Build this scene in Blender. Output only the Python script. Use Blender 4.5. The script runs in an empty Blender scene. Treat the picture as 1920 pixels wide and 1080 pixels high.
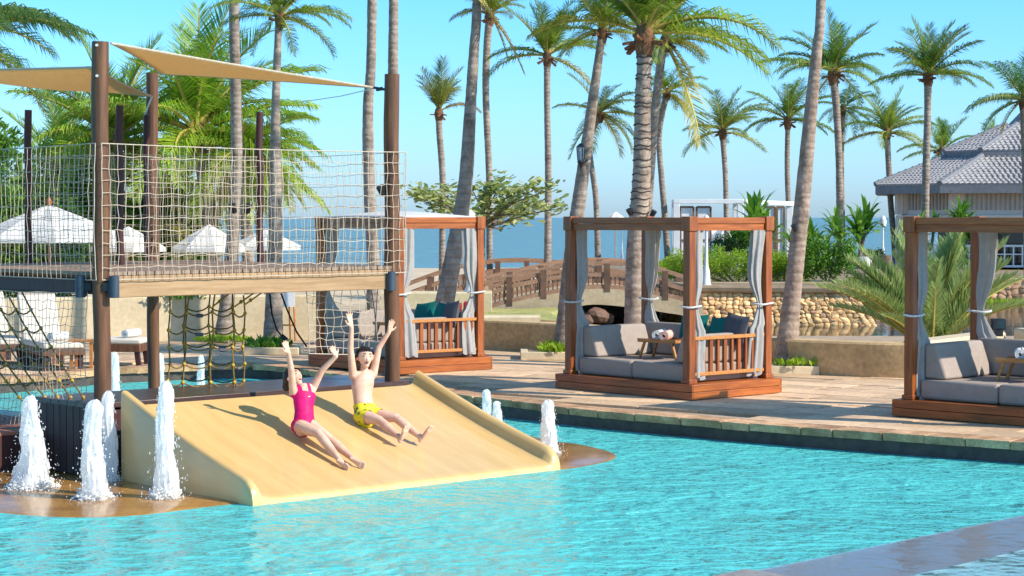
import bpy, bmesh, math, random
from mathutils import Vector, Matrix, Euler, noise
PI = math.pi
rad = math.radians
R = random.Random(11)
sc = bpy.context.scene
COL = sc.collection

# ------------------------------------------------------------------ camera
F, H, HZ = 3733.0, 2.3, 407.0
TH = math.atan((540 - HZ) / F)
cam_d = bpy.data.cameras.new('camera')
cam_d.lens = 70.0
cam_d.sensor_width = 36.0
cam_d.clip_start = 0.1
cam_d.clip_end = 40000
cam = bpy.data.objects.new('camera', cam_d)
COL.objects.link(cam)
cam.location = (0, 0, H)
cam.rotation_euler = (PI / 2 - TH, 0, 0)
sc.camera = cam

# ------------------------------------------------------------------ light
SUN = Vector((0.80, -0.34, 0.62)).normalized()
el = math.asin(SUN.z)
az = math.atan2(SUN.x, SUN.y)
world = bpy.data.worlds.new('World')
sc.world = world
world.use_nodes = True
wn = world.node_tree
wn.nodes.clear()
sky = wn.nodes.new('ShaderNodeTexSky')
sky.sky_type = 'NISHITA'
sky.sun_disc = False
sky.sun_elevation = el
sky.sun_rotation = az
sky.air_density = 1.0
sky.dust_density = 0.6
sky.ozone_density = 1.0
tint = wn.nodes.new('ShaderNodeMix')
tint.data_type = 'RGBA'
tint.blend_type = 'MULTIPLY'
tint.inputs[0].default_value = 1.0
wtc = wn.nodes.new('ShaderNodeTexCoord')
wsx = wn.nodes.new('ShaderNodeSeparateXYZ')
wrp = wn.nodes.new('ShaderNodeValToRGB')
wrp.color_ramp.elements.new(0.5)
for e_, (p_, c_) in zip(wrp.color_ramp.elements, ((0.0, (0.52, 0.79, 1.32, 1)), (0.15, (0.27, 0.81, 1.3, 1)), (0.6, (0.55, 0.92, 1.15, 1)))):
    e_.position = p_
    e_.color = c_
wn.links.new(wtc.outputs['Generated'], wsx.inputs[0])
wn.links.new(wsx.outputs[2], wrp.inputs[0])
wn.links.new(wrp.outputs[0], tint.inputs[7])
bg = wn.nodes.new('ShaderNodeBackground')
bg.inputs[1].default_value = 0.13
wo = wn.nodes.new('ShaderNodeOutputWorld')
wn.links.new(sky.outputs[0], tint.inputs[6])
wn.links.new(tint.outputs[2], bg.inputs[0])
wn.links.new(bg.outputs[0], wo.inputs[0])
sd = bpy.data.lights.new('sun', 'SUN')
sd.energy = 4.05
sd.angle = rad(0.53)
sd.color = (1.0, 0.93, 0.82)
sun = bpy.data.objects.new('sun', sd)
COL.objects.link(sun)
sun.rotation_euler = (-SUN).to_track_quat('-Z', 'Y').to_euler()
sun.location = (20, -10, 30)
sc.view_settings.view_transform = 'Standard'
sc.view_settings.look = 'None'
sc.view_settings.gamma = 1
sc.view_settings.exposure = 0.67
sc.view_settings.use_curve_mapping = False

# ------------------------------------------------------------------ measuring helpers
def ray(px, py):
    u = -(py - 540) / F
    return Vector(((px - 960) / F, math.cos(TH) + u * math.sin(TH), -math.sin(TH) + u * math.cos(TH)))
def G(px, py, z=0.0):
    r = ray(px, py)
    t = (z - H) / r.z
    return Vector((r.x * t, r.y * t, z))
def Q(px, py, Y):
    r = ray(px, py)
    t = Y / r.y
    return Vector((r.x * t, Y, H + r.z * t))

# ------------------------------------------------------------------ mesh helpers
class MB:
    def __init__(s):
        s.v, s.f, s.m = [], [], []
    def add(s, vs, fs, mi=0):
        b = len(s.v)
        s.v.extend([tuple(x) for x in vs])
        for f in fs:
            s.f.append(tuple(i + b for i in f))
            s.m.append(mi)
        return s
    def box(s, c, d, rz=0.0, mi=0, M=None, jit=0.0):
        x, y, z = d[0] / 2, d[1] / 2, d[2] / 2
        T = M if M is not None else Matrix.Rotation(rz, 3, 'Z')
        c = Vector(c)
        vs = []
        for k in ((-x, -y, -z), (x, -y, -z), (x, y, -z), (-x, y, -z), (-x, -y, z), (x, -y, z), (x, y, z), (-x, y, z)):
            j = Vector((R.uniform(-jit, jit), R.uniform(-jit, jit), R.uniform(-jit, jit))) if jit else Vector()
            vs.append(c + T @ Vector(k) + j)
        return s.add(vs, [(3, 2, 1, 0), (4, 5, 6, 7), (0, 1, 5, 4), (1, 2, 6, 5), (2, 3, 7, 6), (3, 0, 4, 7)], mi)
    def bar(s, a, b, w, h, mi=0, up=(0, 0, 1)):
        a, b = Vector(a), Vector(b)
        d = b - a
        L = d.length
        x = d / L
        y = Vector(up).cross(x)
        if y.length < 1e-4:
            y = Vector((0, 1, 0)).cross(x)
        y.normalize()
        z = x.cross(y)
        return s.box((a + b) / 2, (L, w, h), mi=mi, M=Matrix((x, y, z)).transposed())
    def tube(s, pts, rs, n=8, mi=0, cap=True):
        pts = [Vector(p) for p in pts]
        if not isinstance(rs, (list, tuple)):
            rs = [rs] * len(pts)
        b = len(s.v)
        N = None
        for i, p in enumerate(pts):
            t = (pts[min(i + 1, len(pts) - 1)] - pts[max(i - 1, 0)])
            t = t.normalized() if t.length > 1e-9 else Vector((0, 0, 1))
            if N is None:
                N = t.cross(Vector((0.31, 0.87, 0.13)))
                if N.length < .2:
                    N = t.cross(Vector((1, 0, 0)))
            N = (N - t * N.dot(t)).normalized()
            B = t.cross(N)
            for k in range(n):
                a = 2 * PI * k / n
                s.v.append(tuple(p + (N * math.cos(a) + B * math.sin(a)) * rs[i]))
        for i in range(len(pts) - 1):
            for k in range(n):
                k2 = (k + 1) % n
                s.f.append((b + i * n + k, b + i * n + k2, b + (i + 1) * n + k2, b + (i + 1) * n + k))
                s.m.append(mi)
        if cap:
            s.f.append(tuple(b + k for k in reversed(range(n)))); s.m.append(mi)
            e = b + (len(pts) - 1) * n
            s.f.append(tuple(e + k for k in range(n))); s.m.append(mi)
        return s
    def lathe(s, prof, n=16, c=(0, 0, 0), mi=0, wob=None):
        b = len(s.v)
        for (r, z) in prof:
            for k in range(n):
                a = 2 * PI * k / n
                q = r * (wob(a, z) if wob else 1)
                s.v.append((c[0] + q * math.cos(a), c[1] + q * math.sin(a), c[2] + z))
        for i in range(len(prof) - 1):
            for k in range(n):
                k2 = (k + 1) % n
                s.f.append((b + i * n + k, b + i * n + k2, b + (i + 1) * n + k2, b + (i + 1) * n + k)); s.m.append(mi)
        s.f.append(tuple(b + k for k in reversed(range(n)))); s.m.append(mi)
        e = b + (len(prof) - 1) * n
        s.f.append(tuple(e + k for k in range(n))); s.m.append(mi)
        return s
    def grid(s, fn, nu, nv, mi=0, flip=False):
        vs = [fn(i / nu, j / nv) for j in range(nv + 1) for i in range(nu + 1)]
        fs = []
        for j in range(nv):
            for i in range(nu):
                a = j * (nu + 1) + i
                q = (a, a + 1, a + nu + 2, a + nu + 1)
                fs.append(q[::-1] if flip else q)
        return s.add(vs, fs, mi)
    def blob(s, c, r, M=None, mi=0, lv=0, jit=0.0, rng=R):
        vs, fs = ICO[lv]
        c = Vector(c)
        out = []
        for v in vs:
            q = Vector((v[0] * r[0], v[1] * r[1], v[2] * r[2]))
            if jit:
                q *= 1 + rng.uniform(-jit, jit)
            out.append(c + (M @ q if M is not None else q))
        return s.add(out, fs, mi)
    def prism(s, poly, z0, z1, mi=0):
        n = len(poly)
        vs = [(p[0], p[1], z0) for p in poly] + [(p[0], p[1], z1) for p in poly]
        fs = [tuple(range(n, 2 * n)), tuple(reversed(range(n)))]
        for i in range(n):
            j = (i + 1) % n
            fs.append((i, j, n + j, n + i))
        return s.add(vs, fs, mi)
    def mesh(s, name, mats, smooth=True, ang=38):
        me = bpy.data.meshes.new(name)
        me.from_pydata(s.v, [], s.f)
        if not isinstance(mats, (list, tuple)):
            mats = [mats]
        for m in mats:
            me.materials.append(m)
        me.polygons.foreach_set('material_index', s.m)
        if smooth:
            me.polygons.foreach_set('use_smooth', [True] * len(me.polygons))
            me.set_sharp_from_angle(angle=rad(ang))
        me.update()
        return me

def _ico(n):
    bm = bmesh.new()
    bmesh.ops.create_icosphere(bm, subdivisions=n, radius=1)
    bm.verts.ensure_lookup_table()
    r = ([tuple(v.co) for v in bm.verts], [tuple(v.index for v in f.verts) for f in bm.faces])
    bm.free()
    return r
ICO = [_ico(1), _ico(2), _ico(3)]

def link(name, data, parent=None, loc=None, rz=0.0):
    o = bpy.data.objects.new(name, data)
    COL.objects.link(o)
    if parent is not None:
        o.parent = parent
    if loc is not None:
        o.location = loc
    if rz:
        o.rotation_euler = (0, 0, rz)
    return o
def obj(name, mb, mats, parent=None, loc=None, rz=0.0, smooth=True, ang=38, bev=0.0, sub=0, solid=0.0):
    o = link(name, mb.mesh(name, mats, smooth, ang), parent, loc, rz)
    if solid:
        m = o.modifiers.new('solid', 'SOLIDIFY'); m.thickness = solid; m.offset = 0
    if sub:
        m = o.modifiers.new('sub', 'SUBSURF'); m.levels = sub; m.render_levels = sub
    if bev:
        m = o.modifiers.new('bevel', 'BEVEL'); m.width = bev; m.segments = 2; m.limit_method = 'ANGLE'; m.angle_limit = rad(40)
    return o
def tag(o, label, cat, group=None):
    o['label'] = label; o['category'] = cat
    if group:
        o['group'] = group
    return o
def thing(name, label, cat, loc=(0, 0, 0), rz=0.0, group=None):
    o = link(name, None, None, loc, rz)
    o.empty_display_size = .2
    return tag(o, label, cat, group)
def struct(o, kind='structure'):
    o['kind'] = kind
    return o
def dup(root, loc, rz, label, group=None):
    r = root.copy(); COL.objects.link(r)
    r.location = loc; r.rotation_euler = (0, 0, rz); r['label'] = label
    if group:
        r['group'] = group
    for ch in list(root.children):
        c = ch.copy(); COL.objects.link(c); c.parent = r
        for g in list(ch.children):
            d = g.copy(); COL.objects.link(d); d.parent = c
    return r

# ------------------------------------------------------------------ materials
def nodes(name):
    m = bpy.data.materials.new(name)
    m.use_nodes = True
    nt = m.node_tree
    nt.nodes.clear()
    out = nt.nodes.new('ShaderNodeOutputMaterial')
    return m, nt, out
def N(nt, t, **kw):
    n = nt.nodes.new(t)
    for k, v in kw.items():
        setattr(n, k, v)
    return n
def ramp(nt, stops):
    r = nt.nodes.new('ShaderNodeValToRGB')
    e = r.color_ramp.elements
    while len(e) < len(stops):
        e.new(0.5)
    for i, (p, c) in enumerate(stops):
        e[i].position = p
        e[i].color = (c[0], c[1], c[2], 1)
    return r
def coords(nt, stretch=(1, 1, 1), rnd=True):
    tc = nt.nodes.new('ShaderNodeTexCoord')
    mp = nt.nodes.new('ShaderNodeMapping')
    mp.inputs['Scale'].default_value = stretch
    nt.links.new(tc.outputs['Object'], mp.inputs['Vector'])
    oi = nt.nodes.new('ShaderNodeObjectInfo')
    if rnd:
        m = N(nt, 'ShaderNodeMath', operation='MULTIPLY')
        m.inputs[1].default_value = 37.0
        nt.links.new(oi.outputs['Random'], m.inputs[0])
        cb = nt.nodes.new('ShaderNodeCombineXYZ')
        for k in range(3):
            nt.links.new(m.outputs[0], cb.inputs[k])
        nt.links.new(cb.outputs[0], mp.inputs['Location'])
    return mp.outputs[0], oi
def mat(name, col, col2=None, rough=.6, scale=6, stretch=(1, 1, 1), detail=5, bump=0.0, bscale=None, rnd=.12, spec=.4, metal=0.0, lo=.35, hi=.65, coat=0.0, fine=0.0):
    m, nt, out = nodes(name)
    L = nt.links.new
    p = nt.nodes.new('ShaderNodeBsdfPrincipled')
    L(p.outputs[0], out.inputs[0])
    p.inputs['Roughness'].default_value = rough
    p.inputs['Metallic'].default_value = metal
    p.inputs['Specular IOR Level'].default_value = spec
    p.inputs['Coat Weight'].default_value = coat
    vec, oi = coords(nt, stretch)
    if col2 is None:
        col2 = tuple(c * .72 for c in col)
    nz = nt.nodes.new('ShaderNodeTexNoise')
    nz.inputs['Scale'].default_value = scale
    nz.inputs['Detail'].default_value = detail
    nz.inputs['Roughness'].default_value = .6
    L(vec, nz.inputs['Vector'])
    rp = ramp(nt, [(lo, col2), (hi, col)])
    L(nz.outputs['Fac'], rp.inputs[0])
    hs = nt.nodes.new('ShaderNodeHueSaturation')
    mr = nt.nodes.new('ShaderNodeMapRange')
    mr.inputs['To Min'].default_value = 1 - rnd
    mr.inputs['To Max'].default_value = 1 + rnd
    L(oi.outputs['Random'], mr.inputs['Value'])
    L(mr.outputs[0], hs.inputs['Value'])
    L(rp.outputs[0], hs.inputs['Color'])
    last = hs.outputs[0]
    if fine:
        n3 = nt.nodes.new('ShaderNodeTexNoise')
        n3.inputs['Scale'].default_value = scale * 9
        n3.inputs['Detail'].default_value = 3
        L(vec, n3.inputs['Vector'])
        m3 = nt.nodes.new('ShaderNodeMapRange')
        m3.inputs['From Min'].default_value = .3; m3.inputs['From Max'].default_value = .7
        m3.inputs['To Min'].default_value = 1 - fine; m3.inputs['To Max'].default_value = 1 + fine
        L(n3.outputs['Fac'], m3.inputs['Value'])
        h3 = nt.nodes.new('ShaderNodeHueSaturation')
        L(m3.outputs[0], h3.inputs['Value'])
        L(last, h3.inputs['Color'])
        last = h3.outputs[0]
    L(last, p.inputs['Base Color'])
    if bump:
        n2 = nt.nodes.new('ShaderNodeTexNoise')
        n2.inputs['Scale'].default_value = bscale or scale * 4
        n2.inputs['Detail'].default_value = 4
        L(vec, n2.inputs['Vector'])
        bp = nt.nodes.new('ShaderNodeBump')
        bp.inputs['Strength'].default_value = min(1, bump * 2)
        bp.inputs['Distance'].default_value = bump * .05
        L(n2.outputs['Fac'], bp.inputs['Height'])
        L(bp.outputs[0], p.inputs['Normal'])
    return m
def leafmat(name, c1, c2, trans=.35, rough=.45, usecolor=False):
    m, nt, out = nodes(name)
    L = nt.links.new
    ge = nt.nodes.new('ShaderNodeNewGeometry')
    rp = ramp(nt, [(0.0, c1), (1.0, c2)])
    L(ge.outputs['Random Per Island'], rp.inputs[0])
    c = rp.outputs[0]
    if usecolor:
        oi = nt.nodes.new('ShaderNodeObjectInfo')
        mx = nt.nodes.new('ShaderNodeMix'); mx.data_type = 'RGBA'; mx.blend_type = 'MULTIPLY'
        mx.inputs[0].default_value = 1
        L(c, mx.inputs[6]); L(oi.outputs['Color'], mx.inputs[7])
        c = mx.outputs[2]
    p = nt.nodes.new('ShaderNodeBsdfPrincipled')
    p.inputs['Roughness'].default_value = rough
    p.inputs['Specular IOR Level'].default_value = .35
    t = nt.nodes.new('ShaderNodeBsdfTranslucent')
    mix = nt.nodes.new('ShaderNodeMixShader')
    mix.inputs[0].default_value = trans
    L(c, p.inputs['Base Color']); L(c, t.inputs['Color'])
    L(p.outputs[0], mix.inputs[1]); L(t.outputs[0], mix.inputs[2])
    L(mix.outputs[0], out.inputs[0])
    return m
def cloth(name, col, trans=.3):
    m, nt, out = nodes(name)
    L = nt.links.new
    vec, oi = coords(nt)
    nz = nt.nodes.new('ShaderNodeTexNoise'); nz.inputs['Scale'].default_value = 14; nz.inputs['Detail'].default_value = 6
    L(vec, nz.inputs['Vector'])
    rp = ramp(nt, [(.3, tuple(c * .88 for c in col)), (.7, col)])
    L(nz.outputs['Fac'], rp.inputs[0])
    d = nt.nodes.new('ShaderNodeBsdfPrincipled'); d.inputs['Roughness'].default_value = .85; d.inputs['Specular IOR Level'].default_value = .15
    t = nt.nodes.new('ShaderNodeBsdfTranslucent')
    mix = nt.nodes.new('ShaderNodeMixShader'); mix.inputs[0].default_value = trans
    wv = nt.nodes.new('ShaderNodeTexNoise'); wv.inputs['Scale'].default_value = 220
    L(vec, wv.inputs['Vector'])
    bp = nt.nodes.new('ShaderNodeBump'); bp.inputs['Strength'].default_value = .35; bp.inputs['Distance'].default_value = .004
    L(wv.outputs['Fac'], bp.inputs['Height']); L(bp.outputs[0], d.inputs['Normal'])
    L(rp.outputs[0], d.inputs['Base Color']); L(rp.outputs[0], t.inputs['Color'])
    L(d.outputs[0], mix.inputs[1]); L(t.outputs[0], mix.inputs[2]); L(mix.outputs[0], out.inputs[0])
    return m
def water(name, tintc, sc1, sc2, strength, dist, rough=.03, murk=None, murkfac=0.0, stretch=(1, 1, 1), ior=1.33, dbump=0.0, gust=0.0):
    m, nt, out = nodes(name)
    L = nt.links.new
    tc = nt.nodes.new('ShaderNodeTexCoord')
    mp = nt.nodes.new('ShaderNodeMapping'); mp.inputs['Scale'].default_value = stretch
    L(tc.outputs['Object'], mp.inputs[0])
    n1 = nt.nodes.new('ShaderNodeTexNoise'); n1.inputs['Scale'].default_value = sc1; n1.inputs['Detail'].default_value = 2; n1.inputs['Distortion'].default_value = .6
    n2 = nt.nodes.new('ShaderNodeTexNoise'); n2.inputs['Scale'].default_value = sc2; n2.inputs['Detail'].default_value = 3; n2.inputs['Distortion'].default_value = .3
    L(mp.outputs[0], n1.inputs[0]); L(mp.outputs[0], n2.inputs[0])
    ad = N(nt, 'ShaderNodeMath', operation='MULTIPLY_ADD'); ad.inputs[1].default_value = .35
    L(n2.outputs['Fac'], ad.inputs[0]); L(n1.outputs['Fac'], ad.inputs[2])
    bp = nt.nodes.new('ShaderNodeBump'); bp.inputs['Strength'].default_value = strength; bp.inputs['Distance'].default_value = dist
    L(ad.outputs[0], bp.inputs['Height'])
    gs_ = None
    if gust:          # patches of calmer and rougher water
        gn = nt.nodes.new('ShaderNodeTexNoise'); gn.inputs['Scale'].default_value = gust; gn.inputs['Detail'].default_value = 3
        L(mp.outputs[0], gn.inputs[0])
        gs_ = nt.nodes.new('ShaderNodeMapRange'); gs_.inputs['From Min'].default_value = .38; gs_.inputs['From Max'].default_value = .62
        gs_.inputs['To Min'].default_value = .45; gs_.inputs['To Max'].default_value = 1.0
        L(gn.outputs['Fac'], gs_.inputs['Value']); L(gs_.outputs[0], bp.inputs['Strength'])
    fr = nt.nodes.new('ShaderNodeFresnel'); fr.inputs[0].default_value = ior
    L(bp.outputs[0], fr.inputs['Normal'])
    tr = nt.nodes.new('ShaderNodeBsdfTransparent'); tr.inputs[0].default_value = (*tintc, 1)
    body = tr.outputs[0]
    if murk:
        df = nt.nodes.new('ShaderNodeBsdfDiffuse'); df.inputs[0].default_value = (*murk, 1)
        if dbump:
            b2 = nt.nodes.new('ShaderNodeBump'); b2.inputs['Strength'].default_value = dbump; b2.inputs['Distance'].default_value = dist
            L(ad.outputs[0], b2.inputs['Height'])
            if gs_:
                g2 = N(nt, 'ShaderNodeMath', operation='MULTIPLY'); g2.inputs[1].default_value = dbump; L(gs_.outputs[0], g2.inputs[0]); L(g2.outputs[0], b2.inputs['Strength'])
            L(b2.outputs[0], df.inputs['Normal'])
        mx = nt.nodes.new('ShaderNodeMixShader'); mx.inputs[0].default_value = murkfac
        L(body, mx.inputs[1]); L(df.outputs[0], mx.inputs[2])
        body = mx.outputs[0]
    gl = nt.nodes.new('ShaderNodeBsdfGlossy'); gl.inputs['Roughness'].default_value = rough
    L(bp.outputs[0], gl.inputs['Normal'])
    ms = nt.nodes.new('ShaderNodeMixShader')
    L(fr.outputs[0], ms.inputs[0]); L(body, ms.inputs[1]); L(gl.outputs[0], ms.inputs[2])
    L(ms.outputs[0], out.inputs[0])
    return m

M = {}
M['teak'] = mat('teak', (.39, .108, .018), (.22, .052, .009), rough=.42, scale=5, stretch=(.5, 6, 6), bump=.04, spec=.5, rnd=.16)
M['teak_z'] = mat('teak_upright', (.37, .10, .017), (.20, .046, .009), rough=.42, scale=5, stretch=(6, 6, .5), bump=.04, spec=.5)
M['teak_y'] = mat('teak_cross', (.44, .122, .018), (.27, .062, .009), rough=.42, scale=5, stretch=(6, .5, 6), bump=.04, spec=.5)
M['teak_light'] = mat('teak_light', (.55, .24, .065), (.38, .14, .035), rough=.5, scale=6, stretch=(1, 6, 6), bump=.03)
M['post'] = mat('round_post_wood', (.18, .075, .03), (.085, .033, .015), rough=.6, scale=4, stretch=(5, 5, .35), bump=.12, bscale=14, rnd=.1, fine=.12)
M['post_dark'] = mat('dark_post_wood', (.075, .022, .018), (.04, .012, .012), rough=.55, scale=4, stretch=(5, 5, .4), bump=.08)
M['beam'] = mat('pale_beam_wood', (.46, .285, .145), (.33, .19, .09), rough=.7, scale=4, stretch=(.4, 7, 7), bump=.08, fine=.1)
M['board'] = mat('weathered_board', (.34, .235, .16), (.22, .145, .10), rough=.75, scale=4, stretch=(1, 6, 6), bump=.1)
M['dark_plank'] = mat('dark_plank', (.065, .032, .025), (.035, .016, .014), rough=.5, scale=4, stretch=(6, 6, .5), bump=.08, rnd=.25)
M['ledge'] = mat('dark_wet_ledge', (.10, .055, .045), (.05, .026, .022), rough=.28, scale=4, stretch=(.5, 6, 6), bump=.04, spec=.6)
M['rope'] = mat('cream_rope', (.56, .46, .34), (.42, .33, .235), rough=.9, scale=30, rnd=.05)
M['rope_dark'] = mat('dark_rope', (.30, .18, .045), (.14, .085, .03), rough=.85, scale=30)
M['knot'] = mat('yellow_connector', (.62, .36, .03), (.45, .24, .02), rough=.5, scale=20)
M['knot_grey'] = mat('grey_clamp', (.12, .12, .14), rough=.5)
M['white_rope'] = mat('white_rope', (.75, .74, .70), rough=.9, scale=30)
M['slide'] = mat('tan_gelcoat', (.70, .455, .18), (.62, .385, .14), rough=.3, scale=1.6, stretch=(4, .45, 1), bump=.012, bscale=24, spec=.5, rnd=0, coat=.25, fine=.035)
M['sail'] = cloth('tan_sailcloth', (.84, .59, .30), .55)
M['metal_dark'] = mat('dark_metal', (.03, .032, .036), rough=.4, metal=.3, rnd=.05)
M['lamp_blue'] = mat('slate_lamp', (.055, .075, .10), (.04, .055, .075), rough=.45, metal=.2)
M['white'] = mat('white_paint', (.74, .74, .72), (.66, .66, .64), rough=.5, scale=3, rnd=.04)
M['white_cloth'] = cloth('white_canvas', (.80, .78, .74), .25)
M['curtain'] = cloth('grey_curtain', (.54, .51, .47), .3)
M['cushion'] = cloth('grey_cushion', (.37, .30, .25), .0)
M['cushion_dark'] = cloth('charcoal_cushion', (.10, .10, .11), .0)
M['cream_cushion'] = cloth('cream_cushion', (.66, .58, .48), .0)
M['teal'] = cloth('teal_cushion', (.008, .16, .135), .0)
M['towel'] = cloth('white_towel', (.80, .77, .72), .0)
M['towel_pink'] = cloth('pink_towel', (.72, .46, .38), .0)
M['red'] = cloth('red_cushion', (.36, .035, .03), .0)
M['tile'] = mat('grey_roof_tile', (.36, .335, .32), (.28, .26, .25), rough=.4, scale=3, spec=.5, rnd=.05, fine=.12)
M['fascia'] = mat('grey_fascia', (.20, .20, .21), rough=.5)
M['greige'] = mat('greige_paint', (.72, .62, .54), (.66, .56, .48), rough=.7, scale=2, rnd=.04)
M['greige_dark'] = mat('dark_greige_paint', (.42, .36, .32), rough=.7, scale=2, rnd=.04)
M['window'] = mat('dark_glass', (.02, .022, .03), rough=.08, spec=.8)
M['plaster'] = mat('sand_plaster', (.60, .405, .195), (.43, .275, .12), rough=.9, scale=1.6, bump=.2, bscale=45, rnd=.03, fine=.18)
M['plaster_lt'] = mat('cream_plaster', (.66, .53, .34), (.56, .44, .27), rough=.9, scale=1.5, bump=.15, bscale=40, rnd=.05, fine=.08)
M['slab'] = mat('tan_flagstone', (.72, .49, .29), (.54, .355, .205), rough=.75, scale=1.7, bump=.14, bscale=18, rnd=.2, fine=.16)
M['mortar'] = mat('deck_mortar', (.42, .30, .19), (.30, .21, .13), rough=.9, scale=3, bump=.1)
M['coping'] = mat('rough_coping', (.62, .375, .20), (.34, .18, .085), rough=.75, scale=4, bump=.3, bscale=20, rnd=.2, fine=.2)
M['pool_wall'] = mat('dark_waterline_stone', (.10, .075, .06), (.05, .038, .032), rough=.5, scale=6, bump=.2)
M['rock'] = mat('honey_rock', (.84, .58, .29), (.64, .36, .14), rough=.9, scale=5, bump=.35, bscale=14, rnd=.33, fine=.15)
M['rock_red'] = mat('rust_rock', (.60, .36, .21), (.42, .22, .12), rough=.9, scale=5, bump=.35, bscale=14, rnd=.33, fine=.15)
M['rock_bed'] = mat('rock_bed', (.64, .45, .25), (.48, .31, .16), rough=.95, scale=5, bump=.3)
M['cap'] = mat('wall_cap', (.36, .26, .16), (.25, .175, .105), rough=.85, scale=3, bump=.2, bscale=30, fine=.15)
M['cap_lt'] = mat('bridge_concrete', (.56, .42, .26), (.46, .33, .19), rough=.9, scale=1.5, bump=.15, bscale=30, fine=.12)
M['terracotta'] = mat('terracotta_tile', (.42, .15, .08), (.30, .10, .055), rough=.6, scale=5)
M['sand'] = mat('sand', (.62, .47, .30), (.50, .37, .22), rough=.95, scale=.35, bump=.2, bscale=3, rnd=0, fine=.1)
M['soil'] = mat('ground_soil', (.30, .22, .13), (.20, .145, .08), rough=.95, scale=.5, bump=.2, bscale=5, rnd=0)
M['lawn'] = mat('lawn', (.44, .38, .13), (.28, .28, .07), rough=.95, scale=2, bump=.3, bscale=30, rnd=0, fine=.3)
M['bridge'] = mat('bridge_wood', (.42, .235, .14), (.29, .155, .09), rough=.75, scale=4, stretch=(1, 4, 4), bump=.08, rnd=.12)
M['bridge_dark'] = mat('bridge_post_wood', (.19, .10, .06), (.11, .06, .04), rough=.75, scale=4, bump=.08)
M['granite'] = mat('wet_granite', (.46, .43, .40), (.36, .335, .315), rough=.3, scale=40, spec=.6, rnd=0, fine=.3)
M['granite_top'] = mat('granite_block', (.33, .29, .25), (.22, .19, .165), rough=.5, scale=14, rnd=0, fine=.2)
M['pad'] = mat('wet_tan_pad', (.46, .235, .06), (.30, .135, .028), rough=.16, scale=2.2, bump=.06, bscale=9, rnd=0, spec=.6, fine=.1)
M['fibre'] = mat('palm_fibre', (.24, .115, .05), (.11, .05, .025), rough=.9, scale=14, stretch=(3, 3, .6), bump=.3, rnd=.2)
M['bark_dark'] = mat('dark_leaf_scar', (.085, .06, .045), rough=.95, scale=12, rnd=.2)
M['bark'] = mat('branch_bark', (.22, .17, .125), (.12, .09, .065), rough=.9, scale=10, bump=.2)
M['frond'] = leafmat('palm_frond', (.075, .155, .022), (.175, .265, .045), .42, .38, True)
M['petiole'] = mat('palm_petiole', (.42, .36, .07), (.30, .24, .05), rough=.5, scale=3, rnd=.25)
M['leaf_lime'] = leafmat('lime_leaf', (.22, .36, .014), (.40, .54, .04), .5)
M['leaf_green'] = leafmat('green_leaf', (.06, .17, .014), (.17, .32, .025), .38)
M['leaf_dark'] = leafmat('dark_leaf', (.018, .06, .012), (.06, .13, .02), .3)
M['leaf_olive'] = leafmat('olive_leaf', (.17, .27, .045), (.66, .64, .28), .42)
M['leaf_strap'] = leafmat('strap_leaf', (.07, .21, .02), (.22, .38, .04), .4)
M['leaf_date'] = leafmat('date_leaf', (.20, .31, .085), (.45, .54, .20), .45)
M['foam'] = None
M['red_finial'] = mat('orange_finial', (.50, .12, .03), rough=.5)
M['straw'] = mat('straw_canopy', (.5, .38, .22), rough=.9)

def trunkmat():
    m, nt, out = nodes('palm_trunk')
    L = nt.links.new
    p = nt.nodes.new('ShaderNodeBsdfPrincipled'); p.inputs['Roughness'].default_value = .9; p.inputs['Specular IOR Level'].default_value = .15
    L(p.outputs[0], out.inputs[0])
    vec, oi = coords(nt, (1, 1, 1))
    nz = nt.nodes.new('ShaderNodeTexNoise'); nz.inputs['Scale'].default_value = 4.5; nz.inputs['Detail'].default_value = 9; nz.inputs['Roughness'].default_value = .72
    L(vec, nz.inputs[0])
    rp = ramp(nt, [(.3, (.15, .105, .08)), (.48, (.29, .225, .175)), (.72, (.46, .375, .305))])
    L(nz.outputs['Fac'], rp.inputs[0])
    v2, _ = coords(nt, (.25, .25, 1))
    wv = nt.nodes.new('ShaderNodeTexWave'); wv.bands_direction = 'Z'; wv.inputs['Scale'].default_value = 2.6; wv.inputs['Distortion'].default_value = 5.5; wv.inputs['Detail'].default_value = 3; wv.inputs['Detail Scale'].default_value = 1.5
    L(v2, wv.inputs[0])
    r2 = ramp(nt, [(.0, (.62, .58, .55)), (.22, (1, 1, 1))])
    L(wv.outputs['Fac'], r2.inputs[0])
    mx = nt.nodes.new('ShaderNodeMix'); mx.data_type = 'RGBA'; mx.blend_type = 'MULTIPLY'; mx.inputs[0].default_value = .42
    L(rp.outputs[0], mx.inputs[6]); L(r2.outputs[0], mx.inputs[7])
    m3 = nt.nodes.new('ShaderNodeMix'); m3.data_type = 'RGBA'; m3.blend_type = 'MULTIPLY'; m3.inputs[0].default_value = 1
    L(mx.outputs[2], m3.inputs[6]); L(oi.outputs['Color'], m3.inputs[7])
    L(m3.outputs[2], p.inputs['Base Color'])
    ad = N(nt, 'ShaderNodeMath', operation='MULTIPLY_ADD'); ad.inputs[1].default_value = .6
    n2 = nt.nodes.new('ShaderNodeTexNoise'); n2.inputs['Scale'].default_value = 18; n2.inputs['Detail'].default_value = 4
    L(vec, n2.inputs[0])
    L(wv.outputs['Fac'], ad.inputs[0]); L(n2.outputs['Fac'], ad.inputs[2])
    bp = nt.nodes.new('ShaderNodeBump'); bp.inputs['Strength'].default_value = .7; bp.inputs['Distance'].default_value = .018
    L(ad.outputs[0], bp.inputs['Height']); L(bp.outputs[0], p.inputs['Normal'])
    return m
M['trunk'] = trunkmat()
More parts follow.
